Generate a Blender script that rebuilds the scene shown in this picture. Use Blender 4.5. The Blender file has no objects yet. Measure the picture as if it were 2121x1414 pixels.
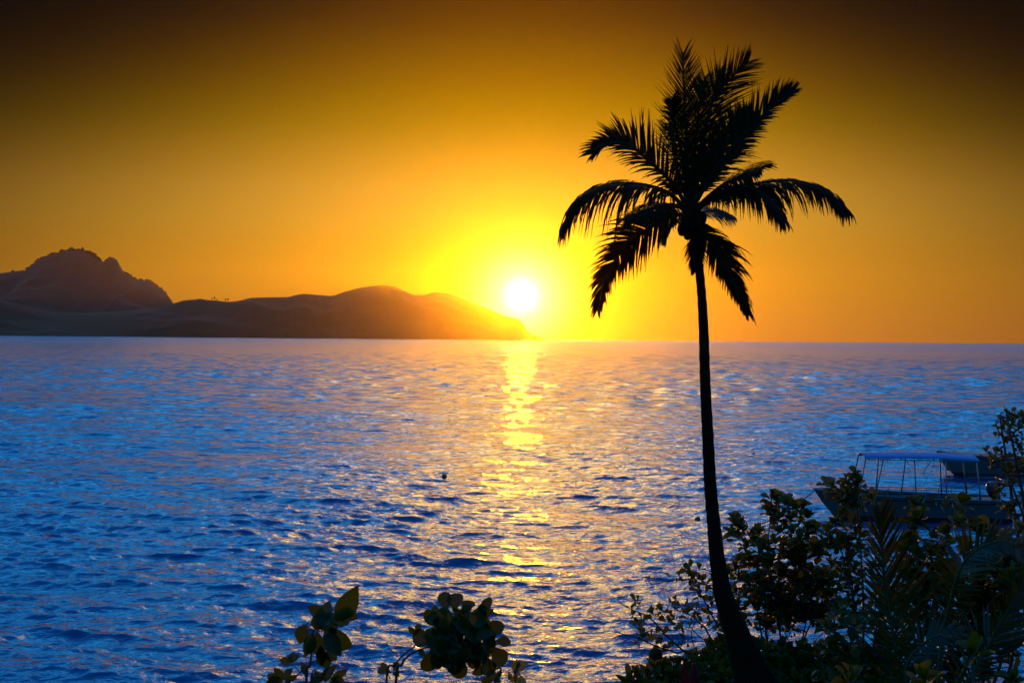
import bpy, math, random
import numpy as np
from mathutils import Vector, Matrix, Quaternion
R = math.radians
random.seed(7); rng = np.random.default_rng(7)
scene = bpy.context.scene
C = scene.collection

# ---------------------------------------------------------------- camera
F = 50.0 / 36.0 * 2121.0            # focal length in photograph pixels
CAM = Vector((0.0, 0.0, 7.5))
ROLL, PITCH = 0.0085, -8.0 / F
fw = Vector((0, math.cos(PITCH), math.sin(PITCH)))
up0 = Vector((0, -math.sin(PITCH), math.cos(PITCH)))
rt = Vector((1, 0, 0)) * math.cos(ROLL) + up0 * math.sin(ROLL)
up = Vector((-1, 0, 0)) * math.sin(ROLL) + up0 * math.cos(ROLL)
cam_data = bpy.data.cameras.new('camera')
cam_data.lens = 50; cam_data.sensor_width = 36; cam_data.clip_start = 0.1; cam_data.clip_end = 40000
cam_data.dof.use_dof = True; cam_data.dof.focus_distance = 45; cam_data.dof.aperture_fstop = 6.3
cam = bpy.data.objects.new('camera', cam_data); C.objects.link(cam)
m = Matrix((rt, up, -fw)).transposed().to_4x4(); m.translation = CAM
cam.matrix_world = m
scene.camera = cam

def P(px, py, d):
    """point seen at photograph pixel (px, py), d metres ahead of the camera"""
    return CAM + (fw + rt * ((px - 1060.5) / F) - up * ((py - 707.0) / F)) * d

# ---------------------------------------------------------------- light
SUN_DIR = (P(1080, 612, 1.0) - CAM).normalized()
SUN_EL = math.asin(SUN_DIR.z); SUN_AZ = math.atan2(SUN_DIR.x, SUN_DIR.y)
sun_data = bpy.data.lights.new('sun', 'SUN')
sun_data.energy = 1.0; sun_data.angle = R(0.53); sun_data.color = (1.0, 0.32, 0.0)
sun = bpy.data.objects.new('sun', sun_data); C.objects.link(sun)
sun.rotation_euler = SUN_DIR.to_track_quat('Z', 'Y').to_euler()
sun.location = (0, 0, 60)

vs = scene.view_settings
vs.view_transform = 'Standard'; vs.look = 'None'; vs.exposure = 1.5; vs.gamma = 1.0; vs.use_curve_mapping = False
scene.render.engine = 'CYCLES'
cy = scene.cycles
cy.use_denoising = True
cy.max_bounces = 6; cy.diffuse_bounces = 2; cy.glossy_bounces = 2; cy.transmission_bounces = 4
cy.volume_bounces = 0; cy.transparent_max_bounces = 8
cy.sample_clamp_direct = 0; cy.sample_clamp_indirect = 6.0
cy.caustics_reflective = False; cy.caustics_refractive = False

def lin(r, g, b):
    f = lambda c: (c / 255 / 12.92) if c <= 10 else ((c / 255 + 0.055) / 1.055) ** 2.4
    return (f(r), f(g), f(b), 1.0)

class NT:
    """small helper to write node graphs as expressions"""
    def __init__(s, tree): s.t = tree; s.n = tree.nodes; s.l = tree.links
    def node(s, typ, **kw):
        n = s.n.new(typ)
        for k, v in kw.items(): setattr(n, k, v)
        return n
    def put(s, sock, v):
        if hasattr(v, 'is_linked') or isinstance(v, bpy.types.NodeSocket): s.l.new(v, sock)
        else: sock.default_value = v
    def math(s, op, a, b=None, clamp=False):
        n = s.node('ShaderNodeMath', operation=op, use_clamp=clamp)
        s.put(n.inputs[0], a)
        if b is not None: s.put(n.inputs[1], b)
        return n.outputs[0]
    def vmath(s, op, a, b=None):
        n = s.node('ShaderNodeVectorMath', operation=op)
        s.put(n.inputs[0], a)
        if b is not None: s.put(n.inputs[1], b)
        return n.outputs['Value'] if op in ('DOT_PRODUCT', 'LENGTH') else n.outputs[0]
    def ramp(s, fac, stops, interp='LINEAR'):
        n = s.node('ShaderNodeValToRGB'); n.color_ramp.interpolation = interp
        e = n.color_ramp.elements
        while len(e) < len(stops): e.new(0.5)
        for q, (p, c) in zip(e, stops): q.position = p; q.color = c
        s.put(n.inputs[0], fac); return n.outputs[0]
    def mix(s, fac, a, b, blend='MIX'):
        n = s.node('ShaderNodeMix', data_type='RGBA', blend_type=blend)
        s.put(n.inputs[0], fac); s.put(n.inputs[6], a); s.put(n.inputs[7], b); return n.outputs[2]
    def sstep(s, v, lo, hi, a=0.0, b=1.0):
        n = s.node('ShaderNodeMapRange', interpolation_type='SMOOTHSTEP')
        s.put(n.inputs[0], v)
        for i, q in enumerate((lo, hi, a, b)): n.inputs[i + 1].default_value = q
        return n.outputs[0]
    def scale(s, col, f):
        n = s.node('ShaderNodeVectorMath', operation='SCALE')
        s.put(n.inputs[0], col); s.put(n.inputs[3], f); return n.outputs[0]
    def noise(s, vec, scale, detail=4, rough=0.55, dist=0.0):
        n = s.node('ShaderNodeTexNoise')
        if vec is not None: s.put(n.inputs['Vector'], vec)
        n.inputs['Scale'].default_value = scale; n.inputs['Detail'].default_value = detail
        n.inputs['Roughness'].default_value = rough; n.inputs['Distortion'].default_value = dist
        return n.outputs['Fac']

# sky: dusk sky overhead, amber glow round the setting sun
world = bpy.data.worlds.new('World'); scene.world = world; world.use_nodes = True
w = NT(world.node_tree); w.n.clear()
d3 = w.node('ShaderNodeTexCoord').outputs['Generated']
d3 = w.vmath('NORMALIZE', d3)
sep = w.node('ShaderNodeSeparateXYZ'); w.l.new(d3, sep.inputs[0])
elev = w.math('MULTIPLY', w.math('ARCSINE', sep.outputs[2]), 57.2958)
azim = w.math('ABSOLUTE', w.math('SUBTRACT', w.math('MULTIPLY', w.math('ARCTAN2', sep.outputs[0], sep.outputs[1]), 57.2958), math.degrees(SUN_AZ)))
ang = w.math('MULTIPLY', w.math('ARCCOSINE', w.math('MINIMUM', w.vmath('DOT_PRODUCT', d3, tuple(SUN_DIR)), 1.0)), 57.2958)
nishita = w.node('ShaderNodeTexSky', sky_type='NISHITA', sun_disc=False)
nishita.sun_elevation = SUN_EL; nishita.sun_rotation = SUN_AZ
nishita.altitude = 0; nishita.air_density = 1.0; nishita.dust_density = 1.0; nishita.ozone_density = 3.0
SKY_STRENGTH = 0.15
dome = w.mix(1.0, nishita.outputs[0], (0.28, 2.4, 3.7, 1), 'MULTIPLY')
KE = 2.0 ** -1.5       # the picture is exposed 1.5 stops up
AMB = [(0.0, 204, 126, 46), (2.0, 212, 142, 34), (3.5, 212, 148, 36), (4.7, 210, 154, 46), (5.9, 205, 150, 46), (7.2, 185, 134, 30), (8.4, 160, 117, 8), (9.4, 145, 103, 0), (10.4, 130, 87, 0), (11.5, 110, 69, 0), (12.5, 88, 50, 0), (13.6, 66, 33, 0), (16.0, 46, 16, 0)]
sst0 = lambda v, a, b_: min(1, max(0, (v - a) / (b_ - a)))
def amb(e_, r, g, b_):
    f = math.exp(86.5 / (24 - 0.95 * e_) ** 2) * (0.92 - 0.22 * sst0(e_, 8, 14)) * 0.5
    c = lin(r, g, b_); return (e_ / 16.0, (c[0] * f, c[1] * f, c[2] * f, 1.0))
amber = w.scale(w.ramp(w.math('DIVIDE', w.math('MAXIMUM', elev, 0.0), 16.0), [amb(*q_) for q_ in AMB]), 2.0)
amber = w.scale(amber, KE)
wid = w.math('MAXIMUM', w.math('SUBTRACT', 24.0, w.math('MULTIPLY', elev, 1.18)), 7.5)
q = w.math('DIVIDE', azim, wid)
lat = w.math('EXPONENT', w.math('MULTIPLY', w.math('MULTIPLY', q, q), -1.0))
front = w.scale(amber, lat)
def gauss(width, amp): 
    t = w.math('DIVIDE', ang, width)
    return w.math('MULTIPLY', w.math('EXPONENT', w.math('MULTIPLY', w.math('MULTIPLY', t, t), -1.0)), amp)
def expo(width, amp):
    return w.math('MULTIPLY', w.math('EXPONENT', w.math('MULTIPLY', ang, -1.0 / width)), amp)
glow = w.vmath('ADD', w.scale((1.0, 0.62, 0.0), expo(2.6, 0.04 * KE)), w.scale((1.0, 0.88, 0.42), gauss(1.42, 1.7 * KE)))
disc = w.scale((1.0, 0.92, 0.80), gauss(0.52, 2.2 * KE))
glow = w.vmath('ADD', glow, disc)
mask = w.math('MULTIPLY', w.sstep(elev, 14.2, 20.0, 1.0, 0.0), w.sstep(azim, 24.0, 52.0, 1.0, 0.0))
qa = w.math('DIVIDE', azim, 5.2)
added_gold = w.math('MULTIPLY', w.math('EXPONENT', w.math('MULTIPLY', w.math('MULTIPLY', qa, qa), -1.0)), w.sstep(elev, 16.0, 60.0, 1.0, 0.0))
upper = w.mix(added_gold, w.scale(dome, SKY_STRENGTH), (9.5 * KE, 5.4 * KE, 0.6 * KE, 1))  # bright gold sky above the view, added to gild the water
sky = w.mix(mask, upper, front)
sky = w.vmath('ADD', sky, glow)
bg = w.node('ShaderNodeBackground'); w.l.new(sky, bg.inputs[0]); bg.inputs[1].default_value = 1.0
out = w.node('ShaderNodeOutputWorld'); w.l.new(bg.outputs[0], out.inputs[0])

# ---------------------------------------------------------------- helpers
def mesh_obj(name, verts, faces, mat, parent=None, origin=None, smooth=True):
    me = bpy.data.meshes.new(name)
    if origin is not None: verts = [(v[0] - origin[0], v[1] - origin[1], v[2] - origin[2]) for v in verts]
    me.from_pydata([tuple(v) for v in verts], [], faces)
    if smooth: me.polygons.foreach_set('use_smooth', [True] * len(me.polygons))
    if mat: me.materials.append(mat)
    o = bpy.data.objects.new(name, me); C.objects.link(o)
    if parent: o.parent = parent
    return o
def tag(o, label=None, cat=None, group=None, kind=None):
    if label: o['label'] = label
    if cat: o['category'] = cat
    if group: o['group'] = group
    if kind: o['kind'] = kind
    return o
def thing(name, loc, label, cat, group=None):
    o = bpy.data.objects.new(name, None); C.objects.link(o); o.location = loc; o.empty_display_size = 0.2
    return tag(o, label, cat, group)
class MB:
    def __init__(s): s.v = []; s.f = []
    def add(s, verts, faces):
        k = len(s.v); s.v += [tuple(x) for x in verts]; s.f += [tuple(i + k for i in f) for f in faces]
    def tube(s, pts, rads, sides=6, cap=True):
        pts = [Vector(p) for p in pts]; n = len(pts)
        if not hasattr(rads, '__len__'): rads = [rads] * n
        vs_, fs = [], []; ref = None
        for i, p in enumerate(pts):
            t = (pts[min(i + 1, n - 1)] - pts[max(i - 1, 0)]).normalized()
            if ref is None: ref = t.orthogonal().normalized()
            a = (ref - t * ref.dot(t)).normalized(); ref = a; b = t.cross(a)
            for k in range(sides):
                an = 2 * math.pi * k / sides
                vs_.append(p + (a * math.cos(an) + b * math.sin(an)) * rads[i])
        for i in range(n - 1):
            for k in range(sides):
                k2 = (k + 1) % sides
                fs.append((i * sides + k, i * sides + k2, (i + 1) * sides + k2, (i + 1) * sides + k))
        if cap:
            fs.append(tuple(reversed(range(sides)))); fs.append(tuple((n - 1) * sides + k for k in range(sides)))
        s.add(vs_, fs)
    def box(s, c, size, rot=None):
        c = Vector(c); h = [x / 2 for x in size]
        pts = [Vector((sx * h[0], sy * h[1], sz * h[2])) for sx in (-1, 1) for sy in (-1, 1) for sz in (-1, 1)]
        if rot is not None: pts = [rot @ p for p in pts]
        s.add([c + p for p in pts], [(0, 1, 3, 2), (4, 6, 7, 5), (0, 4, 5, 1), (2, 3, 7, 6), (0, 2, 6, 4), (1, 5, 7, 3)])
    def lathe(s, prof, seg=14, c=(0, 0, 0), sx=1, sy=1):
        vs_, fs = [], []
        for r, z in prof:
            for k in range(seg):
                a = 2 * math.pi * k / seg
                vs_.append((c[0] + r * math.cos(a) * sx, c[1] + r * math.sin(a) * sy, c[2] + z))
        for i in range(len(prof) - 1):
            for k in range(seg):
                k2 = (k + 1) % seg; fs.append((i * seg + k, i * seg + k2, (i + 1) * seg + k2, (i + 1) * seg + k))
        fs.append(tuple(reversed(range(seg)))); fs.append(tuple((len(prof) - 1) * seg + k for k in range(seg)))
        s.add(vs_, fs)
    def build(s, name, mat, parent=None, origin=None, smooth=True): return mesh_obj(name, s.v, s.f, mat, parent, origin, smooth)

def spline(pts, n):
    """Catmull-Rom through pts, n samples"""
    pts = [Vector(p) for p in pts]
    ext = [pts[0] * 2 - pts[1]] + pts + [pts[-1] * 2 - pts[-2]]
    res = []; seg = len(pts) - 1
    for i in range(n):
        u = i / (n - 1) * seg; k = min(int(u), seg - 1); t = u - k
        a, b, c, d = ext[k:k + 4]
        res.append(0.5 * ((2 * b) + (c - a) * t + (2 * a - 5 * b + 4 * c - d) * t * t + (3 * b - a - 3 * c + d) * t ** 3))
    return res

def principled(name, col, rough=0.6, spec=0.4, metal=0.0, noise=None, bump=None):
    mt = bpy.data.materials.new(name); mt.use_nodes = True
    t = NT(mt.node_tree); b = t.n['Principled BSDF']
    b.inputs['Roughness'].default_value = rough; b.inputs['Metallic'].default_value = metal
    b.inputs['Specular IOR Level'].default_value = spec
    co = t.node('ShaderNodeTexCoord').outputs['Object']
    if noise:
        sc, c2 = noise
        f = t.noise(co, sc, 5, 0.6)
        t.put(b.inputs['Base Color'], t.ramp(f, [(0.35, (*col, 1)), (0.65, (*c2, 1))]))
    else: b.inputs['Base Color'].default_value = (*col, 1)
    if bump:
        bn = t.node('ShaderNodeBump'); bn.inputs['Strength'].default_value = bump[1]; bn.inputs['Distance'].default_value = bump[2]
        t.put(bn.inputs['Height'], t.noise(co, bump[0], 4, 0.6)); t.l.new(bn.outputs[0], b.inputs['Normal'])
    return mt

def leaf_mat(name, col, col2, trans=0.35, rough=0.42, spec=0.35):
    mt = bpy.data.materials.new(name); mt.use_nodes = True
    t = NT(mt.node_tree); b = t.n['Principled BSDF']; o = t.n['Material Output']
    rnd = t.node('ShaderNodeObjectInfo').outputs['Random']
    geo = t.node('ShaderNodeNewGeometry')
    isl = t.math('FRACT', t.math('ADD', geo.outputs['Random Per Island'], rnd))
    co = t.node('ShaderNodeTexCoord').outputs['Object']
    c = t.mix(isl, (*col, 1), (*col2, 1))
    c = t.mix(t.math('MULTIPLY', t.noise(co, 3.0, 4), 0.7), c, (col[0] * 0.5, col[1] * 0.5, col[2] * 0.4, 1))
    t.put(b.inputs['Base Color'], c); b.inputs['Roughness'].default_value = rough; b.inputs['Specular IOR Level'].default_value = spec
    tr = t.node('ShaderNodeBsdfTranslucent'); t.put(tr.inputs[0], t.mix(1.0, c, (1.0, 1.2, 0.45, 1), 'MULTIPLY'))
    mx = t.node('ShaderNodeMixShader'); mx.inputs[0].default_value = trans
    t.l.new(b.outputs[0], mx.inputs[1]); t.l.new(tr.outputs[0], mx.inputs[2]); t.l.new(mx.outputs[0], o.inputs[0])
    return mt

MAT = {}
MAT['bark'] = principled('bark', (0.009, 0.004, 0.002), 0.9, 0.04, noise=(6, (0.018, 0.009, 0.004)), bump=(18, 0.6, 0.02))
MAT['twig'] = principled('twig', (0.030, 0.022, 0.018), 0.75, 0.25, noise=(14, (0.055, 0.04, 0.03)))
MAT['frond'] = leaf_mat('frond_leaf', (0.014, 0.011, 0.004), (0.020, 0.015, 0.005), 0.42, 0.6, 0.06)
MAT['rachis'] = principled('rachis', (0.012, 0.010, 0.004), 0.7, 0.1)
MAT['young_rachis'] = principled('young_rachis', (0.05, 0.045, 0.012), 0.6, 0.2)
MAT['young_frond'] = leaf_mat('young_frond_leaf', (0.022, 0.024, 0.004), (0.034, 0.034, 0.005), 0.3, 0.36, 0.32)
MAT['leaf_front'] = leaf_mat('seaside_leaf', (0.029, 0.037, 0.004), (0.048, 0.053, 0.005), 0.40, 0.5, 0.25)
MAT['leaf_sunlit'] = leaf_mat('sunlit_leaf', (0.10, 0.10, 0.03), (0.14, 0.12, 0.035), 0.45, 0.45, 0.35)  # sunlight on the small sprig put into this lighter leaf colour
MAT['leaf_dark'] = leaf_mat('shrub_leaf', (0.050, 0.048, 0.007), (0.085, 0.072, 0.010), 0.38, 0.5, 0.18)
MAT['leaf_broad'] = leaf_mat('broad_leaf', (0.040, 0.042, 0.003), (0.075, 0.070, 0.005), 0.38, 0.5, 0.15)
MAT['leaf_hedge'] = leaf_mat('hedge_leaf', (0.055, 0.056, 0.006), (0.085, 0.078, 0.009), 0.42, 0.5, 0.15)
MAT['ground'] = principled('ground_soil', (0.035, 0.026, 0.016), 0.95, 0.1, noise=(1.2, (0.065, 0.048, 0.03)), bump=(5, 0.5, 0.05))

# ---------------------------------------------------------------- the setting: sea
def build_sea():
    radii = [19.0]
    while radii[-1] < 150: radii.append(radii[-1] + max(0.07, 0.0021 * radii[-1]))
    while radii[-1] < 1400: radii.append(radii[-1] * 1.0036)
    while radii[-1] < 6750: radii.append(radii[-1] * 1.02)
    radii = np.array(radii)
    dr = np.gradient(radii)
    inner = np.arange(-29, 29.001, 0.118)
    side = np.array([0.3, 0.7, 1.2, 2, 3, 4.5, 6.5, 9, 12, 16, 21, 27, 33, 40, 48])
    ang_ = np.radians(np.concatenate([-(29 + side[::-1]), inner, 29 + side]))
    na, nr = len(ang_), len(radii)
    rr, aa = np.meshgrid(radii, ang_, indexing='ij')
    x = (rr * np.sin(aa)).astype(np.float32).ravel(); y = (rr * np.cos(aa)).astype(np.float32).ravel()
    da = np.gradient(ang_)
    spacing = np.maximum(dr[:, None], rr * da[None, :]).astype(np.float32).ravel()
    dx = np.zeros_like(x); dy = np.zeros_like(x); dz = np.zeros_like(x)
    g = np.random.default_rng(21)
    N = 110
    lam = np.exp(np.linspace(math.log(0.25), math.log(5.0), N)) * g.uniform(0.95, 1.05, N)
    # slow gust pattern so that the chop is not equally rough everywhere
    gust = 1.0 + 0.22 * np.sin(x * 0.045 + 1.3 + 0.6 * np.sin(y * 0.021)) * np.sin(y * 0.038 + 0.4) + 0.16 * np.sin(x * 0.13 - y * 0.09 + 2.0)
    gust *= 1.0 + 0.24 * np.sin(x * 0.31 + 2.0 * np.sin(y * 0.05)) * np.sin(y * 0.17 + 1.7 * np.sin(x * 0.07 + 1.0))
    for L in lam:
        k = 2 * math.pi / L
        th = R(270 if g.random() < .6 else 240) + g.normal(0, R(13))     # travelling shorewards, a second train from the right
        if L < 0.9: th = R(264) + g.normal(0, R(36))
        kx, ky = k * math.cos(th), k * math.sin(th)
        s = 0.033 if L < 1.6 else 0.033 * (1.6 / L) ** 1.1   # slope of one component
        a = s / k
        wgt = np.clip((L / spacing - 1.7) / 1.3, 0, 1) * gust
        ph = kx * x + ky * y + g.uniform(0, 6.283)
        cs, sn = np.cos(ph), np.sin(ph)
        dz += wgt * a * cs
        qx = 1.0 * a * wgt * sn
        dx -= qx * (kx / k); dy -= qx * (ky / k)
    farw = np.clip((spacing - 0.30) / 0.5, 0, 1)
    for L in np.exp(np.linspace(math.log(1.3), math.log(8), 40)) * g.uniform(.95, 1.05, 40):
        k = 2 * math.pi / L; th = R(255) + g.normal(0, R(50)); kx, ky = k * math.cos(th), k * math.sin(th)
        a = 0.036 / k; wgt = np.clip((L / spacing - 1.8) / 1.5, 0, 1) * farw * gust
        dz += wgt * a * np.cos(kx * x + ky * y + g.uniform(0, 6.283))
    for L in (5.5, 6.4, 7.3, 8.6, 10.0, 12.0):           # low swell under the chop
        k = 2 * math.pi / L; th = R(258) + g.normal(0, R(16)); kx, ky = k * math.cos(th), k * math.sin(th)
        dz += 0.022 / k * np.clip((L / spacing - 2.0) / 1.5, 0, 1) * np.cos(kx * x + ky * y + g.uniform(0, 6.283))
    co = np.empty((len(x), 3), np.float32)
    co[:, 0] = x + dx; co[:, 1] = y + dy; co[:, 2] = dz
    i = np.arange(nr - 1)[:, None]; j = np.arange(na - 1)[None, :]
    a0 = (i * na + j).ravel()
    quads = np.stack([a0, a0 + 1, a0 + na + 1, a0 + na], 1).astype(np.int32)[:, ::-1]
    me = bpy.data.meshes.new('sea')
    me.vertices.add(len(co)); me.vertices.foreach_set('co', co.ravel())
    nf = len(quads)
    me.loops.add(nf * 4); me.loops.foreach_set('vertex_index', np.ascontiguousarray(quads).ravel())
    me.polygons.add(nf); me.polygons.foreach_set('loop_start', np.arange(0, nf * 4, 4, dtype=np.int32))
    me.polygons.foreach_set('use_smooth', np.ones(nf, bool))
    me.update(calc_edges=True); me.validate()
    o = bpy.data.objects.new('sea', me); C.objects.link(o)
    tag(o, 'choppy blue sea stretching from the shore to the horizon', None, kind='structure')
    return o
mt = bpy.data.materials.new('sea_water'); mt.use_nodes = True
t = NT(mt.node_tree); b = t.n['Principled BSDF']
geo = t.node('ShaderNodeNewGeometry').outputs['Position']
b.inputs['Base Color'].default_value = (0.002, 0.050, 0.125, 1)
t.put(b.inputs['Roughness'], t.sstep(t.vmath('LENGTH', geo), 120.0, 1800.0, 0.09, 0.20)); b.inputs['IOR'].default_value = 1.333
patch = t.sstep(t.noise(geo, 0.03, 3, 0.5), 0.3, 0.7, 0.75, 1.2)       # calmer and rougher patches
def ripple(off):                                                       # height of the small ripples at a shifted point
    p_ = t.vmath('MULTIPLY', t.vmath('ADD', geo, off), (0.62, 1.0, 0.0))
    return t.noise(p_, 1.3, 5, 0.55, 0.25)
EPS, AMP = 0.010, 0.185
h0 = ripple((0, 0, 0)); kk = t.math('MULTIPLY', patch, AMP / EPS)
sx = t.math('MULTIPLY', t.math('SUBTRACT', h0, ripple((EPS, 0, 0))), kk); sy = t.math('MULTIPLY', t.math('SUBTRACT', h0, ripple((0, EPS, 0))), kk)
cx = t.node('ShaderNodeCombineXYZ'); t.l.new(sx, cx.inputs[0]); t.l.new(sy, cx.inputs[1])
nrm = t.vmath('NORMALIZE', t.vmath('ADD', t.node('ShaderNodeNewGeometry').outputs['Normal'], cx.outputs[0]))
t.l.new(nrm, b.inputs['Normal'])
MAT['sea'] = mt
sea = build_sea(); sea.data.materials.append(MAT['sea'])

# ---------------------------------------------------------------- the setting: land by the camera
def sst(v, lo, hi):
    q = min(1, max(0, (v - lo) / (hi - lo))); return q * q * (3 - 2 * q)
PROFY = [-120, 0, 5, 9, 12, 16, 20, 24, 27.5, 32, 38, 46]
PROFZ = [5.9, 5.85, 5.6, 4.6, 3.5, 2.3, 1.5, 0.85, 0.1, -0.9, -2.2, -3.4]
def ground_z(x, y):
    yy = y - 0.30 * min(12, max(0, x - 1)) if y > 6 else y
    z = float(np.interp(max(yy, min(y, 6)), PROFY, PROFZ))
    back = max(0.0, -y - 5) ; z += 46 * (1 - math.exp(-(back / 48) ** 1.3)) + 14 * sst(abs(x), 24, 70) * sst(-y, -24, 0)  # unseen rise behind and beside the camera, added to block sky light
    z += 0.25 * math.sin(x * 0.7 + y * 0.3) * math.sin(y * 0.5 - x * 0.2) * sst(abs(y), 3, 8)
    return z
gx = np.concatenate([np.linspace(-70, -14, 15), np.linspace(-13, 18, 63), np.linspace(19, 75, 15)])
gy = np.concatenate([np.linspace(-110, -4, 40), np.linspace(-3, 46, 99)])
gv = [(x, y, ground_z(x, y)) for y in gy for x in gx]
nx = len(gx)
gf = [(j * nx + i, j * nx + i + 1, (j + 1) * nx + i + 1, (j + 1) * nx + i) for j in range(len(gy) - 1) for i in range(nx - 1)]
tag(mesh_obj('ground', gv, gf, MAT['ground']), 'dark earth slope running down to the shore, with a sky-blocking rise added behind', None, kind='structure')

# ---------------------------------------------------------------- the setting: the island across the bay
def hill_mat(name, c1, c2, sc):
    return principled(name, c1, 0.95, 0.1, noise=(sc, c2))
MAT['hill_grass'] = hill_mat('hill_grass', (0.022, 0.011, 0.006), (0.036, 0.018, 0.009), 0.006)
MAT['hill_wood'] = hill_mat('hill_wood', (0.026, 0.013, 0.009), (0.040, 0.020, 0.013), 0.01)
def vnoise(x, y, seed):
    g = np.random.default_rng(seed); z = 0 * x
    for o in range(5):
        for _ in range(4):
            k = 2 ** o; th = g.uniform(0, 6.28); z = z + np.sin((x * math.cos(th) + y * math.sin(th)) * k + g.uniform(0, 6.28)) / (k * 2.2)
    return z
def build_hill(name, prof, dist, y_front, y_back, mat, label, rough, fl, seed):
    prof = sorted(prof); pts = [P(a, b_, dist) for a, b_ in prof]
    hx = np.array([p.x for p in pts]); hz = np.array([p.z for p in pts])
    xs = np.arange(hx[0], hx[-1], 3.0 if rough < .45 else 6.0)
    zr = np.interp(xs, hx, hz)
    if rough > .45: ker = np.ones(3) / 3; zr = np.convolve(np.pad(zr, 1, mode='edge'), ker, 'valid')
    yy = dist
    rows = np.concatenate([np.linspace(y_front, yy, 40), np.linspace(yy, y_back, 14)[1:]])
    V = []
    for y in rows:
        if y <= yy: u = (y - y_front) / (yy - y_front); f = 1 - (1 - u) ** 1.55
        else: u = 1 - (y - yy) / (y_back - yy); f = u ** 1.2
        z = zr * f - 6 * (1 - f)
        n = vnoise(xs / fl, np.full_like(xs, y) / fl, seed)
        spur = np.abs(np.sin(xs / (fl * 0.8) + (y - yy) / (fl * 1.6) + n * 0.9))
        z = z - np.maximum(zr, 0) * rough * (0.5 * spur + 0.3 * n) * min(1, abs(y - yy) / 260) * f
        z = np.minimum(z, zr * (0.3 + 0.7 * f) + 1)
        V.append(np.stack([xs, np.full_like(xs, y), z], 1))
    V = np.concatenate(V); n_ = len(xs)
    fs = [(j * n_ + i, j * n_ + i + 1, (j + 1) * n_ + i + 1, (j + 1) * n_ + i) for j in range(len(rows) - 1) for i in range(n_ - 1)]
    o = mesh_obj(name, V, fs, mat)
    return tag(o, label, None, kind='structure')
PEAK = [(-900, 640), (-600, 600), (-380, 575), (-150, 568), (0, 566), (30, 562), (56, 559), (66, 549), (76, 541), (92, 532), (110, 525), (140, 519), (160, 518), (180, 522), (195, 531), (212, 541),
        (222, 547), (224, 536), (228, 532), (234, 533), (242, 538), (247, 550), (254, 562), (272, 573), (286, 580), (308, 582), (322, 589), (338, 600), (350, 614), (358, 629), (366, 650), (378, 684), (384, 712)]
RIDGE = [(-900, 660), (-500, 640), (-250, 612), (-100, 610), (0, 622), (40, 630), (70, 640), (110, 646), (170, 648), (240, 645), (300, 641), (335, 634), (358, 629), (380, 622), (405, 620), (416, 618), (426, 621), (445, 622), (470, 625),
         (488, 624), (505, 621), (518, 617), (540, 616), (600, 615), (612, 611), (628, 608), (650, 610), (690, 613), (708, 606), (735, 598), (770, 592), (795, 590), (815, 593), (835, 601), (857, 611), (880, 611),
         (893, 606), (906, 605), (930, 607), (945, 612), (965, 620), (1000, 635), (1030, 648), (1048, 656), (1060, 658), (1072, 660), (1078, 665), (1084, 672), (1088, 679), (1093, 688), (1102, 693), (1114, 696), (1124, 699), (1134, 709)]
D_PEAK, D_RIDGE = 5700.0, 4700.0
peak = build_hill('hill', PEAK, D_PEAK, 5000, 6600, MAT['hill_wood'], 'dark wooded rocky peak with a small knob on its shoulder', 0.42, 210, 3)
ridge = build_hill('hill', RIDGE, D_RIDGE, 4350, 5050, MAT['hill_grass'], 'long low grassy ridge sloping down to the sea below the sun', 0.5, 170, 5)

# scrub along the skyline of the peak, one mass
sc = MB()
def blob(mb, c, r, hgt, g):
    prof = [(0.25, 0), (0.8, 0.25), (1.0, 0.55), (0.7, 0.85), (0.2, 1.0)]
    k0 = len(mb.v); seg = 6; vs_ = []
    for rr_, zz in prof:
        for k in range(seg):
            a = 6.283 * k / seg + g.random(); q = r * rr_ * g.uniform(0.7, 1.25)
            vs_.append((c[0] + q * math.cos(a), c[1] + q * math.sin(a), c[2] - 2 + hgt * zz * g.uniform(0.85, 1.15)))
    fs = [(i * seg + k, i * seg + (k + 1) % seg, (i + 1) * seg + (k + 1) % seg, (i + 1) * seg + k) for i in range(4) for k in range(seg)]
    fs.append(tuple(4 * seg + k for k in range(seg)))
    mb.add(vs_, fs)
g_ = random.Random(5)
def on_line(prof, px):
    return float(np.interp(px, [a for a, _ in prof], [b_ for _, b_ in prof]))
for px in np.arange(-60, 208, 2.6):
    dense = 1.0 if px > 55 else 0.55
    if g_.random() > dense * 0.8: continue
    p = P(px + g_.uniform(-1.5, 1.5), on_line(PEAK, px) + 1.2, D_PEAK)
    blob(sc, p, g_.uniform(3, 12), g_.choice((5, 8, 10, 12, 15)) * g_.uniform(.8, 1.1) * (1.25 if 120 < px < 200 else 0.8), g_)
for px in np.arange(258, 350, 4.5):
    if g_.random() < 0.75:
        p = P(px, on_line(PEAK, px) + 1.0, D_PEAK); blob(sc, p, g_.uniform(4, 7), g_.uniform(6, 13), g_)
o = sc.build('scrub', MAT['hill_wood'], peak); tag(o, kind='stuff')
sc = MB()
for px in list(np.arange(1020, 1122, 4.5)) + [515, 690]:
    if g_.random() < 0.8:
        p = P(px, on_line(RIDGE, px) + 0.8, D_RIDGE); blob(sc, p, g_.uniform(2, 4), g_.uniform(3, 6), g_)
o = sc.build('scrub', MAT['hill_wood'], ridge); tag(o, kind='stuff')
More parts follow.
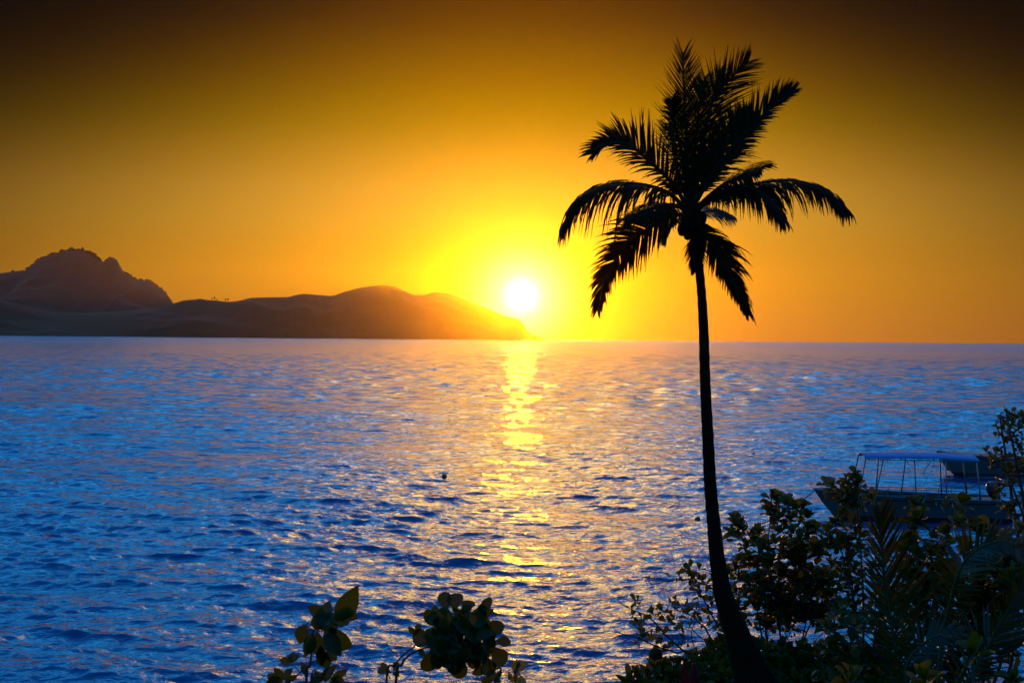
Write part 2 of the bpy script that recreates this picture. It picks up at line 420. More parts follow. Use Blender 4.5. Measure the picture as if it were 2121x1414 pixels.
# lone trees standing on the saddle of the ridge
for i, (px, hh, txt) in enumerate([(439, 9, 'small lone tree first in the row on the ridge saddle'), (444, 13, 'tallest lone tree on the ridge saddle beside two smaller ones'), (449, 7, 'stubby lone tree on the ridge saddle just right of the tallest'),
                                   (467, 11, 'slim lone tree in the right-hand pair on the ridge saddle'), (472, 12, 'last lone tree in the row on the ridge saddle')]):
    p = P(px, on_line(RIDGE, px) + 0.6, D_RIDGE)
    t_ = thing('tree', p, txt, 'tree', 'lone trees on the ridge saddle')
    mb = MB(); mb.tube([(0, 0, -1), (0.2, 0, hh * 0.6)], [0.6, 0.4], 5); mb.build('trunk', MAT['bark'], t_)
    mb = MB(); blob(mb, (0, 0, hh * 0.42 + 2), 2.6, hh * 0.6, g_); mb.build('crown', MAT['hill_wood'], t_)

# ---------------------------------------------------------------- leaves
def leaf_shape(kind, fold, curl, twist=0.0):
    vv = (0, .2, .42, .62, .78, .92, 1.0) if kind != 'ovate' else (0, .12, .3, .5, .7, .87, 1.0)
    nx_, ny_ = 3, 6; V = []; Fc = []
    for j in range(ny_ + 1):
        v = vv[j]
        if kind == 'obovate': wv = .5 * min(1, v / .64) ** .85 * math.sqrt(max(0, 1 - (max(0, v - .64) / .37) ** 2))
        elif kind == 'round': wv = math.sin(math.pi * v ** 1.05) ** 0.55 * 0.5
        else: wv = math.sin(math.pi * v ** 0.9) ** 0.9 * 0.5
        if j == ny_: wv = 0.12 if kind == 'obovate' else 0.03
        wv = max(wv, 0.03)
        for i in range(nx_):
            u = i - 1
            V.append((u * wv + twist * v * v * 0.2, v - curl * 0.15 * v * v, fold * abs(u) * wv - curl * v * v + 0.04 * math.sin(7 * v + 3 * u)))
    for j in range(ny_):
        for i in range(nx_ - 1):
            a = j * nx_ + i; Fc.append((a, a + 1, a + nx_ + 1, a + nx_))
    return np.array(V, np.float32), Fc
LEAF_VARS = {}
def leaf_variants(kind, mat):
    key = (kind, mat.name)
    if key not in LEAF_VARS:
        res = []
        for fold, curl, tw in ((0.25, 0.12, 0.3), (0.4, 0.28, -0.5), (0.15, -0.1, 0.2), (0.55, 0.4, 0.0), (0.3, 0.2, 0.8), (0.2, 0.05, -0.9)):
            V, Fc = leaf_shape(kind, fold, curl, tw)
            me = bpy.data.meshes.new('leaf'); me.from_pydata(V.tolist(), [], Fc)
            me.polygons.foreach_set('use_smooth', [True] * len(Fc)); me.materials.append(mat)
            res.append((V, Fc, me))
        LEAF_VARS[key] = res
    return LEAF_VARS[key]
def leaf_matrix(base, d, n, L, W):
    d = d.normalized(); s = d.cross(n)
    if s.length < 1e-4: s = d.orthogonal()
    s.normalize(); n = s.cross(d)
    M = Matrix((s * W, d * L, n * L)).transposed().to_4x4(); M.translation = base
    return M
def hang_leaves(parent, origin, leaves, kind, mat, most=300, name='leaf'):
    """leaves: list of matrices in world space; the first `most` become parts, the rest one mass"""
    var = leaf_variants(kind, mat); org = Vector(origin)
    for M in leaves[:most]:
        V, Fc, me = random.choice(var)
        o = bpy.data.objects.new(name, me); C.objects.link(o); o.parent = parent
        M = M.copy(); M.translation = M.translation - org; o.matrix_local = M
    rest = leaves[most:]
    if rest:
        vv, ff = [], []
        for M in rest:
            V, Fc, me = random.choice(var); k = sum(len(a) for a in vv) if False else len(vv) * len(V)
            A = np.array(M)[:3, :3]; vv.append(V @ A.T + np.array(M.translation - org)); ff += [tuple(i + k for i in f) for f in Fc]
        o = mesh_obj('foliage', np.concatenate(vv), ff, mat, parent); tag(o, kind='stuff')
def rosette(g, tip, axis, n, L, W, spread=(35, 85), out=None):
    res = []; axis = axis.normalized(); a0 = g.uniform(0, 6.283); e1 = axis.orthogonal().normalized(); e2 = axis.cross(e1)
    for i in range(n):
        an = a0 + i * 2.39996 + g.uniform(-0.3, 0.3)
        rad = e1 * math.cos(an) + e2 * math.sin(an)
        q = i / max(1, n - 1); th = R(spread[0] + (spread[1] - spread[0]) * q + g.uniform(-12, 12))
        d = axis * math.cos(th) + rad * math.sin(th); nn = axis * math.sin(th) - rad * math.cos(th)
        nn = nn + Vector((g.uniform(-1, 1), g.uniform(-1, 1), g.uniform(-1, 1))) * 0.35
        l = L * g.uniform(0.7, 1.15); 
        res.append(leaf_matrix(tip - axis * (q * 0.05 + g.uniform(0, 0.03)), d, nn, l, W * l / L * g.uniform(0.85, 1.15)))
    return res
def shrub(name, label, cat, root, tips, kind, mat, n_leaf, L, W, seed, stems=5, axis_up=0.8, spread=(25, 95), group=None, most=300, r0=0.035, extra=0.55):
    g = random.Random(seed)
    t_ = thing(name, root, label, cat, group); root = Vector(root)
    mb = MB(); leaves = []
    tips = [Vector(p) for p in tips]
    # main stems towards well separated tips, twigs branch off them
    mains = [max(tips, key=lambda p: (p - root).length)]
    while len(mains) < min(stems, len(tips)):
        mains.append(max(tips, key=lambda p: min((p - q_).length for q_ in mains)))
    lines = []
    for q_ in mains:
        mid = root.lerp(q_, 0.5) + Vector((g.uniform(-.12, .12), g.uniform(-.12, .12), (q_ - root).length * 0.04))
        mid += Vector((g.uniform(-.25, .25), g.uniform(-.2, .2), 0))
        pl = spline([root + Vector((g.uniform(-.06, .06), g.uniform(-.06, .06), 0)), mid, q_], 12); lines.append(pl)
        mb.tube(pl, [r0 * (1 - 0.8 * i / 11) for i in range(12)], 6)
    for q_ in tips:
        if q_ not in mains:
            cand = [(c, (c - q_).length + 0.9 * max(0, c.z - q_.z + 0.05)) for pl in lines for c in pl[3:]]
            c = min(cand, key=lambda z_: z_[1])[0]
            pl = spline([c, c.lerp(q_, 0.55) + Vector((g.uniform(-.05, .05), g.uniform(-.05, .05), -0.04)), q_], 6)
            mb.tube(pl, [r0 * 0.3 * (1 - 0.55 * i / 5) for i in range(6)], 5)
            lines.append([c] * 3 + pl)
            dirv = (pl[-1] - pl[-2]).normalized()
            if g.random() < extra:
                pp = pl[g.choice((2, 3, 4))]; leaves += rosette(g, pp, (dirv + Vector((g.uniform(-1, 1), g.uniform(-1, 1), .3))).normalized(), 3, L * 0.9, W * 0.9, (50, 95))
        else: dirv = (q_ - root).normalized()
        ax = (dirv * (1 - axis_up) + Vector((g.uniform(-.5, .5), g.uniform(-.5, .5), 1)) * axis_up).normalized()
        leaves += rosette(g, q_, ax, n_leaf + g.choice((-1, 0, 0, 1)), L, W, spread)
    mb.build('stem', MAT['twig'], t_, root)
    leaves.sort(key=lambda M: M.translation.y)
    hang_leaves(t_, root, leaves, kind, mat, most)
    return t_

# ---------------------------------------------------------------- the tall coconut palm
LEAFLET = 1.0
def frond_parts(ctrl, U, n, lmax, droop, wl, g, side=(1, 1), a0=72, a1=22, n_seg=5, r0=0.03, start=0.12, vee=0.25, ragged=0.12, tipfan=1.0):
    pts = spline(ctrl, 48)
    mb = MB(); mb.tube(pts, [r0 * (1 - 0.86 * i / 47) + 0.002 for i in range(48)], 6)
    U = Vector(U).normalized(); lf = []
    for i in range(n):
        t0 = start + (0.995 - start) * i / (n - 1)
        u = t0 * 47; k = min(int(u), 46); p = pts[k].lerp(pts[k + 1], u - k)
        T = (pts[min(k + 2, 47)] - pts[max(k - 1, 0)]).normalized()
        S = T.cross(U).normalized(); Un = S.cross(T)
        prof = min(1.0, 0.35 + 2.4 * (t0 - start)) * (1 - 0.68 * max(0, t0 - 0.40) / 0.60) 
        for sg, amt in ((1, side[0]), (-1, side[1])):
            if amt <= 0 or g.random() < ragged * 0.4: continue
            al = R(a0 + (a1 - a0) * t0 + g.uniform(-6, 6))
            d = (T * math.cos(al) + S * (sg * math.sin(al)) + Un * (vee + g.uniform(-.12, .12))).normalized()
            Lf = lmax * LEAFLET * prof * amt * g.uniform(1 - 2.2 * ragged, 1.05)
            q_ = p.copy(); vs_ = []; dr_ = droop * g.uniform(0.7, 1.3)
            for s_ in range(n_seg + 1):
                f = s_ / n_seg
                wv = (T - d * T.dot(d)); wv = wv.normalized() if wv.length > 1e-4 else S
                hw = wl * (0.55 + 0.6 * f if f < 0.35 else max(0.06, 0.76 * (1 - ((f - 0.35) / 0.65) ** 1.6))) * 0.5
                vs_ += [q_ + wv * hw, q_ - wv * hw]
                q_ = q_ + d * (Lf / n_seg)
                d = (d + Vector((0, 0, -1)) * dr_ * (0.3 + f)).normalized()
            lf.append((vs_, [(2 * j, 2 * j + 1, 2 * j + 3, 2 * j + 2) for j in range(n_seg)]))
    return mb, lf

DP = 15.5; SC = DP / 22.0
def PP(l, dd=0.0):  # (px, py[, depth offset])
    return [P(a[0], a[1], DP + SC * (a[2] if len(a) > 2 else dd)) for a in l]
trunk_px = [(1590, 1470), (1566, 1414), (1545, 1362), (1528, 1315), (1510, 1268), (1496, 1220), (1485, 1150), (1478, 1080), (1471, 1000), (1466, 900), (1461, 800), (1458, 700), (1454, 620), (1447, 545), (1438, 482), (1432, 440)]
trunk_w = [100, 88, 72, 54, 46, 40, 33, 29, 27, 25, 23, 21.5, 19.5, 19, 22, 30]
base = P(1600, 1490, DP); base.z = ground_z(base.x, base.y) - 0.05
palm = thing('coconut_palm', base, 'tall slender coconut palm silhouetted against the sunset sky', 'palm tree')
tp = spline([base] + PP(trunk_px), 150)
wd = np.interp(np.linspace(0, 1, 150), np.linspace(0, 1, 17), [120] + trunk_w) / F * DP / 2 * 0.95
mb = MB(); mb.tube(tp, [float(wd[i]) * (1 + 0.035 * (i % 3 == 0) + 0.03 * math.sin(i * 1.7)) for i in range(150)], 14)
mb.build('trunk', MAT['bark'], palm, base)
hub = P(1432, 425, DP)
K = (0, -1, 0)      # frond face turned to the shore
Zu = (0, 0, 1)
g = random.Random(11)
#      control points (px, py, depth offset)                                   face   lmax droop sides  a0 a1
FRONDS = [
    ([(1431, 430), (1424, 330, -.1), (1418, 215, -.25), (1414, 108, -.2)], (0.15, -1, .2), 0.72, 0.05, (1, 1), 52, 26),
    ([(1434, 430), (1440, 300, .2), (1450, 215, .4), (1456, 168, .6)], (-.2, -1, .1), 0.66, 0.08, (1, 1), 50, 24),
    ([(1436, 430), (1452, 320, .1), (1476, 211, .1), (1511, 166, 0), (1550, 128, -.1)], (0.1, -1, .35), 0.72, 0.06, (1, 1), 56, 28),
    ([(1434, 430), (1452, 300, .5), (1474, 215, .8), (1490, 150, .9)], (.2, -1, .2), 0.6, 0.08, (1, 1), 52, 16),
    ([(1438, 425), (1480, 355, -.2), (1545, 275, -.4), (1600, 220, -.5), (1645, 188, -.5)], (-.35, -1, .55), 0.52, 0.16, (.75, 1.1), 62, 24),
    ([(1436, 428), (1470, 350, .2), (1520, 275, .5), (1552, 235, .8)], (0, -1, .4), 0.6, 0.16, (1, 1), 64, 30),
    ([(1430, 428), (1415, 330, -.5), (1396, 250, -.9), (1390, 208, -1.1)], (.2, -1, .3), 0.56, 0.14, (1, 1), 66, 30),
    ([(1428, 428), (1402, 350, .4), (1392, 290, .8), (1384, 262, 1.0)], (.3, -1, .3), 0.5, 0.12, (1, 1), 62, 30),
    ([(1442, 430), (1490, 388, -.4), (1540, 362, -.7), (1572, 350, -.9)], (0, -.8, 1), 0.62, 0.30, (1, 1), 70, 40),
    ([(1444, 432), (1500, 395, .1), (1561, 381, .2), (1640, 374, .2), (1708, 392, .1), (1752, 432, 0)], (0, -.3, 1), 0.88, 0.85, (1, 1), 74, 34),
    ([(1442, 436), (1495, 400, -.4), (1548, 390, -.7), (1594, 413, -.8), (1624, 455, -.8)], (0, -.5, 1), 0.66, 0.7, (1, 1), 72, 34),
    ([(1424, 432), (1396, 384), (1345, 334, -.1), (1302, 300, -.1), (1262, 296, 0), (1228, 318, 0)], (0, -.9, .8), 0.60, 0.16, (1.1, 1), 66, 26),
    ([(1422, 436), (1385, 400, -.2), (1327, 382, -.3), (1258, 383, -.3), (1205, 408, -.2), (1168, 462, -.1)], (0, -.3, 1), 1.06, 0.9, (.9, 1.1), 74, 26),
    ([(1424, 440), (1394, 424, -.6), (1345, 432, -1.0), (1296, 456, -1.2)], (0, -.7, 1), 0.50, 0.4, (1, 1), 70, 34),
    ([(1424, 444), (1390, 448, .1), (1336, 478, .1), (1295, 512, 0), (1256, 570, -.1), (1238, 640, -.1)], (.35, -1, .3), 0.62, 0.30, (1, .9), 68, 22),
    ([(1438, 452), (1454, 478, -.2), (1488, 524, -.3), (1520, 588, -.4), (1549, 650, -.4)], (-.5, -1, .3), 0.52, 0.40, (.7, 1.1), 62, 18),
    ([(1430, 450), (1440, 490, .5), (1442, 530, .8), (1440, 560, .9)], (0, -1, .2), 0.32, 0.40, (1, 1), 60, 24),
    ([(1426, 446), (1405, 455, .4), (1385, 472, .6), (1372, 492, .7)], (0, -.8, .8), 0.36, 0.4, (1, 1), 66, 30),
    ([(1438, 446), (1460, 438, .6), (1490, 436, 1.0), (1516, 446, 1.3)], (0, -.8, .8), 0.42, 0.4, (1, 1), 66, 30),
]
LEAFLET = 1.28 * SC
for ctrl, U, lm, dr_, sd, a0, a1 in FRONDS:
    n = 104 if dr_ > .15 else 74
    mb, lf = frond_parts(PP(ctrl), U, n, lm, dr_, SC * (0.042 if dr_ > .15 else 0.027), g, sd, a0, a1, r0=0.034 * SC, ragged=0.15, vee=0.25 if dr_ < .3 else -0.05)
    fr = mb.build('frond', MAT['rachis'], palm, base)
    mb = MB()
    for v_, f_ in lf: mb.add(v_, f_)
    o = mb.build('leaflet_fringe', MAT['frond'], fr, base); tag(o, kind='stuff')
# heart of the crown: leaf bases, fibre and green nuts
mb = MB(); bp = PP([(1436, 478), (1433, 452), (1431, 425), (1431, 395)]); mb.tube(spline(bp, 10), [SC * q_ for q_ in (0.08, 0.10, 0.125, 0.145, 0.155, 0.15, 0.135, 0.11, 0.08, 0.05)], 12)
mb.build('crown_heart', MAT['bark'], palm, base)
for px, py, dd in ((1418, 462, -.12), (1428, 470, -.2), (1446, 464, -.15), (1412, 476, 0), (1424, 484, -.12), (1455, 452, 0)):
    mb = MB(); c = P(px, py, DP + dd * SC) - base
    mb.lathe([(SC * a, SC * b_) for a, b_ in ((0.01, -.10), (.045, -.085), (.065, -.03), (.07, .02), (.055, .075), (.02, .10))], 10, c); mb.build('coconut', MAT['bark'], palm)

# ---------------------------------------------------------------- young coconut palm among the shrubs
LEAFLET = 1.05
yb = P(1930, 1500, 14.2); yb.z = ground_z(yb.x, yb.y)
young = thing('young_coconut_palm', yb, 'young coconut palm with long feathery fronds in front of the moored boat', 'palm tree')
def YP(l, d): return [P(a[0], a[1], d + (a[2] if len(a) > 2 else 0)) for a in l]
YF = [
    (YP([(1925, 1500), (1868, 1400), (1846, 1290), (1834, 1210), (1826, 1130), (1822, 1062)], 13.6), (.1, -1, .1), 46, .64, .05, (1.15, .85), 52, 20),
    (YP([(1935, 1500, .3), (1952, 1330, .2), (1968, 1250, .1), (1984, 1190), (2002, 1156), (2040, 1128, -.1), (2085, 1122, -.2), (2130, 1150, -.3)], 13.8), (-.45, -.75, .55), 46, .46, .10, (1.0, .95), 66, 40),
    (YP([(1950, 1500), (2010, 1400), (2060, 1310), (2100, 1240), (2135, 1170)], 12.8), (.2, -1, .2), 34, .46, .05, (1, .8), 58, 24),
    (YP([(1930, 1500, .5), (1926, 1400, .6), (1922, 1330, .7), (1930, 1255, .8), (1950, 1210, .9)], 14.3), (.5, -1, 0), 26, .42, .02, (.9, .9), 40, 14),
    (YP([(1925, 1500), (1880, 1430), (1880, 1370), (1930, 1320), (1990, 1310)], 13.2), (0, -.7, .8), 28, .40, .30, (1, 1), 66, 36),
    (YP([(1945, 1500), (1990, 1400), (2040, 1330), (2090, 1305), (2140, 1310)], 13.0), (0, -.6, .9), 26, .42, .25, (1, 1), 66, 36),
]
g = random.Random(5)
for ctrl, U, n, lm, dr_, sd, a0, a1 in YF:
    mb, lf = frond_parts(ctrl, U, n, lm, dr_, 0.036, g, sd, a0, a1, r0=0.022, ragged=0.06, n_seg=4)
    fr = mb.build('frond', MAT['young_rachis'], young, yb)
    for v_, f_ in lf: mesh_obj('leaflet', v_, f_, MAT['young_frond'], fr, yb)

# ---------------------------------------------------------------- shrubs
def zoomed(l, ox, oy, s, d, g, jit):
    return [P(ox + a / s, oy + b_ / s, d + g.uniform(-jit, jit)) for a, b_ in l]
def root_at(px, d):
    p = P(px, 1470, d); p.z = ground_z(p.x, p.y) - 0.05; return p
g = random.Random(3)
S1x = [(160 + 720 * g.random(), 620 + 560 * g.random()) for _ in range(34)] + [(150 + 800 * g.random(), 900 + 360 * g.random()) for _ in range(26)]
S1 = S1x + [(160, 470), (190, 500), (230, 520), (125, 560), (330, 540), (300, 600), (430, 290), (490, 295), (530, 330), (410, 380), (470, 440), (600, 360), (660, 360), (570, 450), (690, 430), (590, 540), (700, 520), (490, 530), (760, 530), (640, 600), (740, 660), (780, 700), (550, 640), (450, 620), (370, 640), (240, 640), (190, 760), (150, 820), (260, 800), (340, 760), (420, 760), (500, 700), (560, 720), (640, 770), (720, 820), (800, 860), (880, 800), (920, 830), (180, 880), (260, 900), (330, 880), (420, 860), (510, 840), (600, 880), (690, 900), (780, 920), (860, 940), (160, 1000), (240, 1010), (300, 1040), (400, 960), (480, 980), (560, 960), (640, 1000), (730, 1000), (820, 1020), (330, 1110), (430, 1080), (530, 1080), (650, 1120), (760, 1100), (850, 1130), (60, 1200), (90, 1030), (100, 840), (610, 1180), (740, 1180), (480, 1180), (350, 1200)]
shrub('beach_shrub', 'bushy dark beach shrub between the tall palm trunk and the boat bow', 'shrub', root_at(1625, 18.2), zoomed(S1, 1480, 950, 3.626, 18.2, g, .45), 'obovate', MAT['leaf_dark'], 10, 0.15, 0.10, 31, stems=9, r0=.022, extra=.9)
S2 = [(840, 150), (890, 170), (880, 240), (1050, 75), (1030, 120), (1080, 140), (970, 160), (960, 210), (1060, 210), (1000, 230), (990, 290), (1050, 300), (1180, 260), (1130, 280), (1070, 330), (940, 390), (900, 440), (960, 580), (850, 510), (870, 560), (840, 610), (920, 540), (990, 500), (1050, 450), (1060, 550), (1100, 640), (1000, 640), (1030, 700), (1000, 720), (960, 800), (1050, 780), (1100, 850), (1000, 880), (950, 940), (1060, 960), (1100, 1040), (980, 1050), (900, 1090), (1050, 1120), (1130, 1150), (960, 1180), (860, 1190), (1180, 500), (1200, 650), (1180, 780), (1210, 900), (1190, 1010), (1250, 1100), (1200, 1190), (1290, 760), (1290, 960)]
shrub('beach_shrub', 'tall leafy shrub whose topmost sprigs overlap the boat bow', 'shrub', root_at(1775, 17.0), zoomed(S2, 1480, 958, 3.626, 17.0, g, .4), 'obovate', MAT['leaf_dark'], 8, 0.135, 0.09, 37, stems=8, r0=.022, extra=.9)
S4 = [(1905, 1048), (1895, 1022), (1890, 1060), (1992, 1018), (1988, 1040), (1985, 1060), (1960, 1080), (1930, 1090), (2012, 1066), (2034, 1076), (2060, 1086), (2090, 1096), (2102, 1128), (2072, 1130), (2112, 1076), (1880, 1092), (1900, 1130), (1950, 1126), (2000, 1114), (2030, 1126), (1930, 1160), (1980, 1156), (2060, 1162), (1870, 1160), (2112, 1170), (1900, 1190), (1950, 1200), (1870, 1220), (2030, 1190), (2090, 1210)]
S4 += [(1865 + 250 * g.random(), 1095 + 140 * g.random()) for _ in range(34)]
shrub('broad_leaf_shrub', 'dark shrub with big rounded leaves under the boat stern', 'shrub', root_at(1990, 16.0), [P(a, b_ + 20, 16.0 + g.uniform(-.4, .4)) for a, b_ in S4], 'round', MAT['leaf_broad'], 6, 0.17, 0.14, 41, stems=7, r0=.03)
S9 = [(1700 + 421 * g.random(), 1180 + 230 * g.random()) for _ in range(140)]
S9 = [(a, b_) for a, b_ in S9 if not (a < 1850 and b_ < 1265)]
shrub('dark_shrub', 'black shaded undergrowth shrub behind the feathery young palm fronds', 'shrub', root_at(1980, 15.4), [P(a, b_, 15.4 + g.uniform(-.4, .6)) for a, b_ in S9], 'obovate', MAT['leaf_dark'], 7, 0.17, 0.11, 43, stems=8, most=300)
# tree whose branches reach in at the right edge
S6 = [(1955, 130), (2020, 140), (2080, 150), (1900, 190), (1960, 200), (2050, 210), (2110, 180), (1870, 280), (1930, 260), (2000, 290), (2080, 280), (1940, 390), (1980, 350), (2050, 420), (2110, 380), (1780, 495), (1870, 490), (1920, 510), (1990, 540), (2080, 490), (1820, 600), (1900, 570), (1980, 600), (2060, 570), (2110, 540), (2000, 640), (1970, 700), (2040, 690), (2000, 750), (2035, 765), (2020, 230), (2100, 240), (2090, 600), (2110, 650), (2160, 200), (2200, 330), (2180, 480), (2220, 560)]
S6b = [(1885, 790), (1860, 850), (1880, 920), (2090, 900), (2060, 950), (2020, 960), (1960, 1010), (1900, 1000), (2060, 1090), (1990, 1050), (2110, 960), (2150, 1020)]
t6 = shrub('shore_tree', 'small-leaved tree reaching in over the moored boats', 'tree', root_at(2235, 17.5), zoomed(S6 + S6b, 1640, 820, 4.41, 17.5, g, .3), 'obovate', MAT['leaf_dark'], 5, 0.085, 0.062, 47, stems=6, r0=.05, extra=0.9)
# sparse branches left of the palm trunk
def sparse():
    ox, oy, s, d = 1270, 1150, 5.357, 17.7
    br = [[(860, 1180), (790, 1070), (680, 970), (560, 860), (470, 750), (360, 660), (260, 620), (150, 570), (40, 490)], [(860, 1180), (690, 1075), (520, 1020), (400, 970), (290, 920), (150, 880), (0, 840)],
          [(1090, 1180), (1040, 840), (960, 750), (860, 660), (760, 620), (680, 610)], [(1330, 1100), (1270, 700), (1200, 550), (1150, 420), (1060, 340), (960, 300), (830, 265), (720, 265), (580, 290), (430, 315), (390, 270)],
          [(1250, 1100), (1160, 780), (1070, 620), (1000, 480), (930, 400), (960, 340)], [(620, 890), (480, 850), (340, 825), (210, 800), (150, 770)], [(760, 1000), (700, 900), (640, 860)], [(990, 930), (880, 820), (790, 700)], [(900, 1010), (870, 900), (880, 800), (960, 590), (890, 370)], [(1150, 200), (1060, 165), (970, 150)], [(760, 980), (780, 900), (760, 850)]]
    hubs = [(850, 110), (860, 150), (830, 170), (900, 270), (850, 310), (880, 230), (945, 250), (960, 120), (990, 280), (660, 540), (740, 560), (690, 480), (720, 600), (840, 540), (900, 600), (870, 600), (540, 590), (490, 610), (420, 610), (450, 640), (570, 720), (610, 760), (540, 810), (640, 840), (740, 810), (770, 800), (800, 890), (500, 920), (480, 880), (420, 880), (365, 880), (300, 850), (230, 760), (270, 770), (340, 790), (280, 960), (620, 990), (770, 980), (530, 985), (1030, 390), (960, 430), (1050, 300), (1150, 570), (1080, 490), (1110, 470), (1200, 710), (1060, 700), (990, 740), (1160, 810), (1130, 240), (640, 680), (830, 690), (700, 690), (660, 740), (1060, 560), (930, 370), (340, 690), (250, 560), (260, 500), (190, 590), (400, 250), (628, 240), (732, 220), (775, 275), (660, 293), (1250, 330), (1240, 480), (1000, 620)]
    gg = random.Random(9); root = root_at(1400, d + .3)
    t_ = thing('sprawling_shrub', root, 'open sprawling shrub with sparse leafy branches reaching out over the water', 'shrub')
    mb = MB()
    for i, b_ in enumerate(br):
        dd = d + gg.uniform(-.25, .25) * (i < 5); pts = [P(ox + a / s, oy + c / s, dd) for a, c in b_]
        if i < 5: pts = [root + Vector((0, 0, .02))] + pts
        sp = spline(pts, 8 * len(pts)); n = len(sp)
        mb.tube(sp, [(0.014 if i < 5 else .006) * (1 - .8 * k / (n - 1)) + .0015 for k in range(n)], 5)
    mb.build('stem', MAT['twig'], t_, root)
    lv = []
    for a, c in hubs:
        p = P(ox + a / s, oy + c / s, d + gg.uniform(-.2, .2)); n = 1 if (a < 800 and c < 300) else gg.choice((2, 3, 4))
        ax = Vector((gg.uniform(-1, .4), gg.uniform(-.8, .8), gg.uniform(-.1, 1))).normalized()
        lv += rosette(gg, p, ax, n, 0.112, 0.072, (15, 100))
    hang_leaves(t_, root, lv, 'obovate', MAT['leaf_dark'])
sparse()
# naupaka hedge along the bottom
def hedge():
    gg = random.Random(13); root = root_at(1480, 16.8); lv = []
    topx = [1285, 1300, 1340, 1400, 1450, 1470, 1520, 1560, 1640, 1700, 1800, 1860]
    topy = [1412, 1392, 1384, 1362, 1350, 1318, 1306, 1322, 1336, 1338, 1340, 1375]
    t_ = thing('hedge', root, 'low hedge of upright paddle-shaped leaves along the bottom beside the palm foot', 'hedge')
    mb = MB()
    for row in range(6):
        for px in np.arange(1284 + 4 * (row % 2), 1860, 12.5):
            py = float(np.interp(px, topx, topy)) + row * 17 + gg.uniform(-8, 8) + 6
            if py > 1460: continue
            p = P(px + gg.uniform(-7, 7), py + 12, 17.3 - row * .2 + gg.uniform(-.15, .15))
            lv += rosette(gg, p, Vector((gg.uniform(-.5, .3), gg.uniform(-.4, .3), 1)), gg.choice((6, 7, 8)), 0.19, 0.085, (5, 75))
            if gg.random() < .6:
                q_ = Vector((p.x * .98 + root.x * .02, p.y, ground_z(p.x, p.y) - .03)); mb.tube([q_, q_.lerp(p, .5) + Vector((.03, 0, 0)), p], [.012, .009, .006], 5)
    mb.build('stem', MAT['twig'], t_, root)
    lv.sort(key=lambda M: -M.translation.z)
    hang_leaves(t_, root, lv, 'obovate', MAT['leaf_hedge'])
hedge()
def small_rosette(px, py, d, n, L, W, label, mat, seed):
    gg = random.Random(seed); p = P(px, py, d); root = Vector((p.x, p.y, ground_z(p.x, p.y) - .03))
    t_ = thing('paddle_leaf_plant', root, label, 'plant')
    mb = MB(); mb.tube([root, root.lerp(p, .5) + Vector((.04, 0, 0)), p], [.016, .012, .008], 6); mb.build('stem', MAT['twig'], t_, root)
    hang_leaves(t_, root, rosette(gg, p, Vector((0, -.3, 1)), n, L, W, (10, 70)), 'obovate', mat)
small_rosette(1912, 1412, 10.5, 8, .20, .10, 'plant with broad paddle leaves at the bottom edge below the feathery fronds', MAT['leaf_hedge'], 2)
small_rosette(2012, 1352, 11.5, 7, .20, .09, 'dim rosette of blue-green leaves standing among the fronds in the dark corner', MAT['leaf_broad'], 4)
small_rosette(1760, 1405, 11.0, 8, .17, .08, 'plant with dull paddle leaves at the bottom edge between hedge and fronds', MAT['leaf_broad'], 6)
small_rosette(2095, 1408, 10.8, 8, .18, .09, 'dark paddle-leaved plant in the bottom corner beside the young fronds', MAT['leaf_broad'], 8)

# ---------------------------------------------------------------- low creeping cover on the slope below
def ground_cover():
    gg = random.Random(77); V = []; Fc = []
    for _ in range(5200):
        x, y = gg.uniform(-16, 20), gg.uniform(4.5, 25.5); z = ground_z(x, y)
        if z < 0.9 or z + 0.42 > P(1060, 1430, y).z or math.sin(x * .9 + 1.3 * math.sin(y * .5)) * math.sin(y * .8 + x * .25) < -.45: continue
        for _k in range(9):
            a = gg.uniform(0, 6.283); el = gg.uniform(.35, 1.3); l = gg.uniform(.12, .30); w_ = l * gg.uniform(.16, .26)
            d = Vector((math.cos(a) * math.cos(el), math.sin(a) * math.cos(el), math.sin(el))); sd = Vector((-math.sin(a), math.cos(a), 0)) * w_
            p = Vector((x + gg.uniform(-.16, .16), y + gg.uniform(-.16, .16), z - .02)); q_ = p + d * l * .6; r_ = p + d * l - Vector((0, 0, l * .22)); k = len(V)
            V += [p, q_ - sd, q_ + sd, r_]; Fc += [(k, k + 1, k + 2), (k + 1, k + 3, k + 2)]
    o = mesh_obj('ground_cover', V, Fc, MAT['leaf_hedge']); tag(o, 'low creeping plants covering the dark slope above the shore', None, kind='stuff')
ground_cover()

